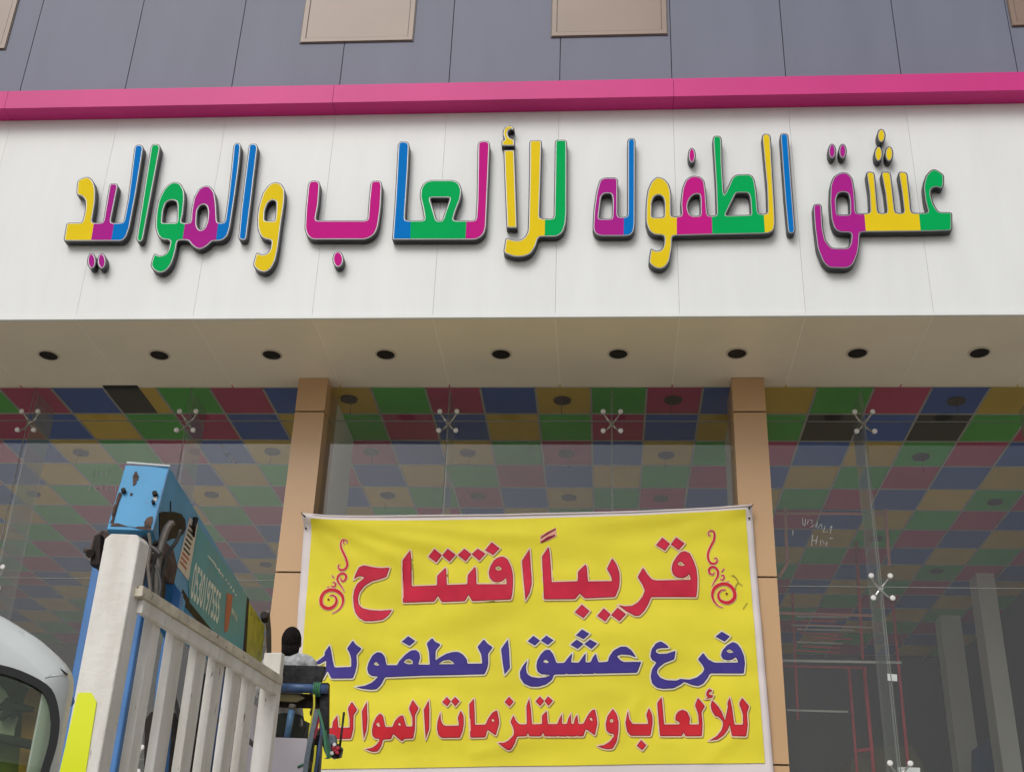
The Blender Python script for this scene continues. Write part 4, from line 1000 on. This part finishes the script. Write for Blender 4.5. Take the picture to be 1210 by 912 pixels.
# hoses
for k, l in enumerate(([(206, 617), (200, 622), (195, 634), (190, 650), (187, 672), (185, 700), (184, 720)], [(203, 616), (196, 624), (190, 640), (184, 660), (181, 690), (181, 715)], [(214, 626), (208, 640), (198, 655), (192, 675), (189, 705)])):
    c = catmull([tuple(atY(x, y, 5.92+0.03*k)) for x, y in l], 5)
    MB().tube(c, 0.015 if k < 2 else 0.011, 8).build('hose', ['hose_grey', 'rubber', 'rubber'][k], tr, smooth=True)
for l, r_, m_ in (([(150, 640), (168, 652), (178, 646), (190, 655)], .012, 'rubber'), ([(168, 640), (172, 660), (169, 690), (166, 720)], .009, 'rubber'), ([(176, 630), (178, 648), (175, 668), (178, 700), (176, 725)], .010, 'hose_grey'), ([(184, 668), (190, 690), (186, 716)], .008, 'rubber')):
    MB().tube(catmull([tuple(atY(x, y, 5.88)) for x, y in l], 5), r_, 8).build('hose', m_, tr, smooth=True)
for x, y, r_ in ((172, 640, .018), (180, 652, .014), (176, 664, .016), (190, 660, .012), (186, 643, .012)):
    p = atY(x, y, 5.96); MB().tube([p, p-Vector((0, .035, 0))], r_, 6).build('hose_fitting', 'steel' if r_ == .014 else 'dark_grease', tr)
slab('hinge_guard', [(165, 636), (185, 640), (188, 690), (183, 718), (176, 716), (172, 680)], 6.05, 0.12, 'dark_grease', tr, bevel=0.01)
# operator seat, frame and straps
YK = 9.18
slab('seat_back', [(322, 784.5), (384.5, 786.5), (378, 808.5), (322, 806)], YK, 0.05, 'seat_dark', tr, bevel=0.006)
MB().tube([atY(318, 811.5, YK-0.03), atY(387, 814, YK-0.03)], 0.034, 14).build('cross_tube', 'tube_blue', tr, smooth=True)
slab('under_plate', [(322, 819), (352, 820), (360, 824), (350, 829), (322, 827)], YK-0.02, 0.03, 'khaki_box', tr)
slab('frame_plate', [(322, 818), (386, 820), (386, 836), (322, 834)], YK+0.04, 0.04, 'dark_grease', tr)
slab('frame_post', [(378, 806), (388, 806), (387.5, 868), (384, 890), (377, 868)], YK-0.01, 0.06, 'seat_dark', tr, bevel=0.004)
MB().tube([atY(346, 832, YK-0.04), atY(344.5, 838, YK-0.04)], 0.026, 10).build('lever_sleeve', 'hose_grey', tr, smooth=True)
MB().tube([atY(345, 836, YK-0.04), atY(339, 872, YK-0.04)], 0.024, 10).build('lever', 'strut_blue', tr, smooth=True)
slab('white_panel', [(318, 870.5), (363, 872), (361, 960), (316, 960)], YK-0.1, 0.02, 'panel_white', tr)
slab('frame_post', [(372, 868), (379, 868), (376, 960), (366, 960)], YK-0.02, 0.03, 'dark_grease', tr)
for k in range(4):
    th = []
    c = atY(372+k*1.6, 812.5, YK-0.03)
    for a in range(0, 13):
        q = a*math.pi/6; th.append((c.x+0.004*k, c.y+0.04*math.cos(q), c.z+0.048*math.sin(q)-0.01))
    MB().tube(th, 0.007, 6).build('strap_coil', 'strap_green', tr, smooth=True)
def pstrap(px, wpx, m, Y=YK-0.09):
    pts = [atY(x, y, Y) for x, y in px]; c = catmull([tuple(p) for p in pts], 5)
    MB().ribbon(c, (wpx*0.0065/2, 0, 0), (0, 1, 0), 0.004).build('strap', m, tr)
pstrap([(371, 820), (371, 835), (368, 852), (366, 862), (362, 905)], 2.2, 'strap_yellow')
pstrap([(374, 838), (372, 850), (367, 872), (362, 900), (359, 930)], 5.5, 'strap_grey', YK-0.11)
pstrap([(378, 842), (375, 856), (371, 872)], 2.6, 'strap_red', YK-0.10)
pstrap([(376, 838), (382, 860), (385, 885), (387, 893)], 3.0, 'strap_green', YK-0.12)
pstrap([(377, 840), (380, 862), (376, 890), (370, 930)], 3.0, 'tube_blue', YK-0.08)
pstrap([(373, 880), (371, 900), (367, 925)], 2.4, 'strap_yellow', YK-0.13)
pstrap([(380, 868), (379, 895), (376, 930)], 2.4, 'rubber', YK-0.13)
pstrap([(383, 862), (386, 880), (389, 893), (385, 896)], 5.5, 'strap_green', YK-0.07)
MB().tube([atY(x, y, YK-.1) for x, y in ((352, 906), (358, 903), (364, 906), (360, 912))], 0.010, 6).build('rope_end', 'strap_green', tr, smooth=True)
slab('control_box', [(388, 866), (396, 868), (397, 878), (404, 882), (402, 893), (392, 895), (387, 886)], YK-0.02, 0.07, 'strap_grey', tr, bevel=0.006)
slab('control_box', [(391, 878), (400, 878), (404, 885), (399, 895), (391, 893)], YK-0.05, 0.04, 'dark_grease', tr, bevel=0.004)
for x, y, m in ((396, 880, 'cap_white'), (396, 886, 'red_part'), (399, 889, 'red_part'), (393, 890, 'cap_white'), (400, 884, 'red_part'), (395, 884, 'red_part')):
    p = atY(x, y, YK-0.05); MB().tube([p, p-Vector((0, .03, 0))], 0.013, 8).build('control_knob', m, tr)
MB().tube([atY(406.5, 841, YK), atY(404, 862, YK), atY(401.5, 882, YK)], [0.009, 0.008, 0.009], 8).build('control_rod', 'seat_dark', tr, smooth=True)
box('crane_base', (-2.75, 8.7, BZ-0.2), (-2.15, 9.1, atY(345, 930, 9.0).z), 'dark_grease', tr, bevel=0.01)
box('seat_cushion', (-2.62, YK+0.06, EYE+1.52), (-2.16, YK+0.50, EYE+1.60), 'seat_dark', tr, bevel=0.02)
MB().tube(catmull([tuple(atY(x, y, 7.0)) for x, y in ((196, 770), (210, 840), (232, 870), (262, 850), (300, 880))], 6), 0.014, 8).build('hose', 'rubber', tr, smooth=True)
# odds and ends seen between the slats
slab('tool_box', [(170, 850), (178, 838), (222, 842), (222, 930), (168, 930)], 7.4, 0.4, 'dark_grease', tr, bevel=0.02)
slab('grey_drum', [(226, 790), (262, 800), (262, 930), (222, 930)], 8.0, 0.3, 'seat_dark', tr, bevel=0.02)
slab('pale_case', [(262, 820), (276, 822), (300, 830), (300, 930), (262, 930)], 8.2, 0.3, 'panel_white', tr, bevel=0.02)

# ================================================================== operator
def skin_obj(name, verts, edges, radii, root, m, parent, sub=2):
    me = D.meshes.new(name); me.from_pydata([tuple(v) for v in verts], edges, [])
    o = D.objects.new(name, me); COL.objects.link(o)
    o.modifiers.new('s', 'SKIN')
    for i, r in enumerate(radii):
        sv = me.skin_vertices[0].data[i]; sv.radius = r if isinstance(r, tuple) else (r, r); sv.use_root = (i == root)
    sb = o.modifiers.new('u', 'SUBSURF'); sb.levels = sub; sb.render_levels = sub
    bpy.context.view_layer.update()
    m2 = D.meshes.new_from_object(o.evaluated_get(bpy.context.evaluated_depsgraph_get()))
    o.modifiers.clear(); o.data = m2; m2.materials.clear(); m2.materials.append(MATS[m])
    for p in m2.polygons: p.use_smooth = True
    attach(o, parent); return o
hx = atY(344.5, 756, 9.45).x; hz = atY(344.5, 757, 9.45).z; hy = 9.45
pe = empty('person', (hx, hy, hz-1.0), 'person in a grey shirt and black cap seated on the crane, seen from behind', 'person')
pel = Vector((hx, hy+0.0, hz-0.675))
V = [pel, pel+Vector((0, -.03, .18)), pel+Vector((0, -.03, .36)), pel+Vector((0, 0, .495)), pel+Vector((0, .01, .60)),
     pel+Vector((-.17, 0, .515)), pel+Vector((-.22, .06, .28)), pel+Vector((-.17, .32, .22)), pel+Vector((.17, 0, .515)), pel+Vector((.22, .06, .28)), pel+Vector((.17, .32, .22)),
     pel+Vector((-.10, .05, 0)), pel+Vector((-.15, .45, .03)), pel+Vector((-.15, .48, -.42)), pel+Vector((.10, .05, 0)), pel+Vector((.15, .45, .03)), pel+Vector((.15, .48, -.42)),
     pel+Vector((-.15, .62, -.46)), pel+Vector((.15, .62, -.46))]
E_ = [(0,1),(1,2),(2,3),(3,4),(3,5),(5,6),(6,7),(3,8),(8,9),(9,10),(0,11),(11,12),(12,13),(0,14),(14,15),(15,16),(13,17),(16,18)]
RR = [(.15,.11),(.14,.10),(.16,.11),(.10,.08),.055,.065,.048,.036,.065,.048,.036,.09,.07,.045,.09,.07,.045,.04,.04]
skin_obj('body', V, E_, RR, 0, 'shirt', pe)
# trousers over hips and thighs
Vt = [pel+Vector((0, 0, .10)), pel+Vector((0, 0, 0)), V[11], V[12], V[13]+Vector((0, 0, .06)), V[14], V[15], V[16]+Vector((0, 0, .06))]
skin_obj('trousers', Vt, [(0,1),(1,2),(2,3),(3,4),(1,5),(5,6),(6,7)], [(.165,.125),(.165,.125),.105,.082,.06,.105,.082,.06], 1, 'trousers', pe)
def ball(name, c, r, m, parent, seg=20, rings=14, fn=None):
    vs = []; fs = []
    for i in range(rings+1):
        th = math.pi*i/rings
        for j in range(seg):
            ph = 2*math.pi*j/seg
            d = Vector((math.sin(th)*math.cos(ph), math.sin(th)*math.sin(ph), math.cos(th)))
            k = fn(d) if fn else 1
            vs.append((c[0]+d.x*r[0]*k, c[1]+d.y*r[1]*k, c[2]+d.z*r[2]*k))
    for i in range(rings):
        for j in range(seg): fs.append((i*seg+j, (i+1)*seg+j, (i+1)*seg+(j+1) % seg, i*seg+(j+1) % seg))
    return MB().add(vs, fs).build(name, m, parent, smooth=True)
def headf(d):
    k = 1.0
    if d.z < -0.1: k -= 0.16*(-d.z-0.1)*(1-0.6*max(0, d.y))
    if d.y > 0.85 and -0.35 < d.z < 0.1: k += 0.10*(1-abs(d.z+0.12)/0.25) if abs(d.z+0.12) < .25 and abs(d.x) < .2 else 0
    return k
ball('head', (hx, hy+0.012, hz-0.012), (.070, .088, .104), 'skin', pe, fn=headf)
for s in (-1, 1):
    ball('ear', (hx+s*.070, hy+0.01, hz-0.02), (.010, .018, .028), 'skin', pe, 10, 8)
    ball('eye', (hx+s*.026, hy+0.090, hz-0.005), (.010, .008, .007), 'cap_white', pe, 8, 6)
ball('cap', (hx, hy-0.002, hz+0.006), (.077, .092, .106), 'hair', pe, fn=lambda d: 1.0 if d.z > -0.35 or d.y < 0.1 else 0.9)
for s in (-1, 1):      # hands closed on the levers
    h = pel+Vector((s*.17, .33, .22))
    V2 = [h, h+Vector((-s*.01, .07, .0))]; e2 = [(0, 1)]; r2 = [(.030,.020), (.038,.018)]
    for k in range(4):
        b = h+Vector((-s*.01+(-.030+.020*k), .085, .004)); L = (.034, .04, .037, .03)[k]
        i0 = len(V2); V2 += [b, b+Vector((0, L*.7, -.012)), b+Vector((0, L*.8, -.034)), b+Vector((0, L*.35, -.044))]
        e2 += [(1, i0), (i0, i0+1), (i0+1, i0+2), (i0+2, i0+3)]; r2 += [.010, .009, .0085, .008]
    i0 = len(V2); b = h+Vector((-s*.042, .03, -.005)); V2 += [b, b+Vector((-s*.008, .03, -.02)), b+Vector((s*.012, .05, -.034))]; e2 += [(0, i0), (i0, i0+1), (i0+1, i0+2)]; r2 += [.013, .011, .009]
    skin_obj('hand', V2, e2, r2, 0, 'skin', pe, 1)
MB().tube([(hx, hy-0.005, hz-0.128), (hx, hy-0.008, hz-0.10), (hx, hy-0.006, hz-0.04)], [.060, .066, .072], 18).build('cap', 'hair', pe, smooth=True)
cw = MB().tube([pel+Vector((0, .005, .555)), pel+Vector((0, .005, .585))], [.07, .058], 16).build('collar', 'shirt', pe, smooth=True)

# ================================================================== light truck cab at the left
tk = empty('light_truck', (-2.3, 3.9, 0), 'white light truck with ribbed roof and dark rear window at the lower left', 'truck')
CA = R_(-25)                                     # the cab points away to the left
ax_ = Vector((math.sin(CA), math.cos(CA), 0)); rg_ = Vector((math.cos(CA), -math.sin(CA), 0))
P0 = atY(88, 812, 3.5); P0.z = 0
def CW(u, d, z): q = P0+rg_*u+ax_*d; return (q.x, q.y, z)
def cu(x, y, d):
    p = atPlane(x, y, P0+ax_*d, ax_); return ((p-P0).dot(rg_), p.z)
XC = -0.92
halfp = [(0, 731), (14, 739), (30, 749), (48, 760.5), (63, 774), (76, 786), (85.5, 799), (88, 812), (83, 838), (78, 865)]
hw_ = [cu(x, y, 0.0) for x, y in halfp]
x_e, z_e = hw_[-1]
half = [(XC, hw_[0][1]+0.055), (XC+0.32, hw_[0][1]+0.045)] + hw_ + [(x_e, 1.7), (x_e, 1.0)]
prof = half + [(2*XC-x, z) for x, z in reversed(half[1:])]
prof = ccw(rounded(prof, 0.05))
RD = -0.16
rings = [(RD, 0.085), (RD+.005, 0.06), (RD+.035, 0.025), (-0.06, 0.004), (0, 0.0), (0.95, 0.0), (1.12, 0.03), (1.25, 0.12)]
mb = MB(); n = len(prof)
for y, ins in rings:
    l = offset(prof, -ins) if ins else prof
    mb.v += [CW(x, y, z) for x, z in l]
for k in range(len(rings)-1):
    mb.f += [(k*n+i, k*n+(i+1) % n, (k+1)*n+(i+1) % n, (k+1)*n+i) for i in range(n)]
mb.f += [tuple(range((len(rings)-1)*n, len(rings)*n))]
winp = [(0, 787), (23, 793.5), (46, 804.5), (60, 814.5), (66, 830), (69.5, 852), (66, 880), (58, 905), (50, 935)]
wh = [cu(x, y, RD-0.01) for x, y in winp]
whalf = [(XC, wh[0][1]+0.012)]+wh
wl = whalf+[(2*XC-x, z) for x, z in reversed(whalf[1:])]
wl = ccw(rounded(wl, 0.03))
inner = offset(prof, -0.085)
v, tri, _ = fill2d([inner], [offset(wl, 0.003)])
mb.add([CW(p.x, RD, p.y) for p in v], tri)
cb = mb.build('cab_body', 'cab_white', tk)
bm = bmesh.new(); bm.from_mesh(cb.data); bmesh.ops.remove_doubles(bm, verts=bm.verts, dist=0.0004); bmesh.ops.recalc_face_normals(bm, faces=bm.faces)
for f in bm.faces: f.smooth = len(f.verts) == 4
bm.to_mesh(cb.data); bm.free()
def ringmesh(l, grow0, grow1, y0, y1):
    a, b = offset(l, grow0), offset(l, grow1); n = len(l); mb = MB()
    mb.v = [CW(x, y0, z) for x, z in a]+[CW(x, y0, z) for x, z in b]+[CW(x, y1, z) for x, z in a]+[CW(x, y1, z) for x, z in b]
    for i in range(n):
        j = (i+1) % n
        mb.f += [(i, j, j+n, i+n), (i+2*n, j+2*n, j+3*n, i+3*n), (i, j, j+2*n, i+2*n), (i+n, j+n, j+3*n, i+3*n)]
    return mb
wn = empty('rear_window', CW(XC, RD, 2.0), parent=tk)
ringmesh(wl, 0.004, -0.018, RD-0.018, RD+0.012).build('window_gasket', 'gasket', wn)
v, tri, _ = fill2d([offset(wl, -0.012)], [])
gm = MB().add([CW(p.x, RD-0.004, p.y) for p in v], tri); gm.add([CW(p.x, RD+0.001, p.y) for p in v], tri); gm.build('window_glass', 'cab_glass', wn)
sm = [CW(*(lambda q: (q[0], RD+0.028, q[1]))(cu(x, y, RD+0.028))) for x, y in ((-60, 735), (0, 754.6), (28, 767), (56, 780), (80, 797))]
MB().tube(catmull(sm, 5), 0.0026, 5).build('roof_seam', 'gasket', tk)
for px_, py_ in ((4, 731), (22, 742), (42, 756), (62, 772), (-20, 722), (-50, 712), (-80, 703)):
    u, z = cu(px_, py_, 0.0)
    MB().tube([CW(u-.03, -0.11, z-0.085), CW(u-.03, -0.06, z-0.064), CW(u-.03, 0.02, z-0.044), CW(u-.03, 0.80, z-0.042), CW(u-.03, 0.95, z-0.08)], [0.035, 0.055, 0.060, 0.060, 0.03], 20).build('roof_rib', 'cab_white', tk, smooth=True)
q = cu(82, 828, 0.1); ball('side_marker', CW(q[0], 0.1, q[1]), (.014, .02, .016), 'crane_blue_deep', tk, 10, 8)
def cslab(name, px, d, th, m):
    return MB().prism([CW(u, d, z) for u, z in (cu(x, y, d) for x, y in px)], ax_*th).build(name, m, tk)
def cbox(name, a, b, m, parent=tk, bevel=0):
    P = [CW(x, y, z) for z in (a[2], b[2]) for x, y in ((a[0], a[1]), (b[0], a[1]), (b[0], b[1]), (a[0], b[1]))]
    return MB().add(P, [(0,3,2,1),(4,5,6,7),(0,1,5,4),(1,2,6,5),(2,3,7,6),(3,0,4,7)]).build(name, m, parent, bevel=bevel)
cbox('cab_lining', (XC-0.88, 0.0, 1.2), (XC+0.885, 0.02, 2.42), 'olive')
cslab('orange_slab', ragged([(26, 832), (35, 812), (56, 815), (62, 838), (58, 865), (48, 940), (20, 940)]), -0.06, 0.03, 'mottled_orange')  # mottled orange slab set behind the rear glass
cslab('window_shade', ragged([(-30, 790), (-5, 800), (10, 822), (22, 848), (14, 872), (-30, 862)]), -0.075, 0.01, 'film_pale')
for l in ([(-8, 838), (10, 832), (25, 836), (40, 838)], [(6, 826), (14, 832), (16, 848)], [(0, 850), (12, 838), (22, 830)], [(-10, 868), (12, 874), (40, 880), (60, 878)], [(48, 816), (58, 830), (52, 842)], [(2, 830), (9, 838), (12, 846)], [(4, 845), (12, 840), (20, 845)]):
    MB().tube([CW(u, -0.10, z) for u, z in (cu(x, y, -0.10) for x, y in l)], [0.008]+[0.013]*(len(l)-2)+[0.006], 6).build('sprig_reflection', 'leaf_dark', tk)  # dark tubes inside the cab in place of a leafy reflection
cbox('load_bed', (XC-0.9, -2.6, 0.75), (XC+0.9, -0.25, 0.85), 'cab_white', bevel=0.01)
cbox('bed_side', (XC+0.86, -2.6, 0.86), (XC+0.9, -0.25, 1.15), 'cab_white')
cbox('bed_side', (XC-0.9, -2.6, 0.86), (XC-0.86, -0.25, 1.15), 'cab_white')
cbox('under_frame', (XC-0.4, -2.5, 0.5), (XC+0.4, 1.2, 0.549), 'dark_grease')
cbox('cab_floor', (XC-0.80, -0.14, 0.55), (XC+0.80, 1.18, 0.98), 'cab_white', bevel=0.02)
for d in (-1.9, 0.6):
    for u in (XC-0.74, XC+0.74):
        c = Vector(CW(u, d, 0.34)); e = empty('wheel', c, parent=tk)
        MB().tube([c-rg_*0.1, c-rg_*0.07, c+rg_*0.07, c+rg_*0.1], [.31, .34, .34, .31], 28).build('tyre', 'tyre', e)
        MB().tube([c-rg_*0.11, c+rg_*0.11], .19, 20).build('rim', 'steel', e)

# ================================================================== across the street (seen only mirrored in the shop glass)
o = empty('street_building', (6, -26, 0), 'low khaki building across the street behind the viewer', 'building')
box('wall', (-2, -34, 0), (16, -26, 6.6), 'street_wall', o)
box('parapet', (-2.1, -34.1, 6.6), (16.1, -25.9, 6.9), 'kerb', o)
for k in range(6): box('window', (-0.8+2.8*k, -26.02, 3.6), (0.5+2.8*k, -25.97, 5.2), 'dark_glass', o)
print('objects', len(D.objects))
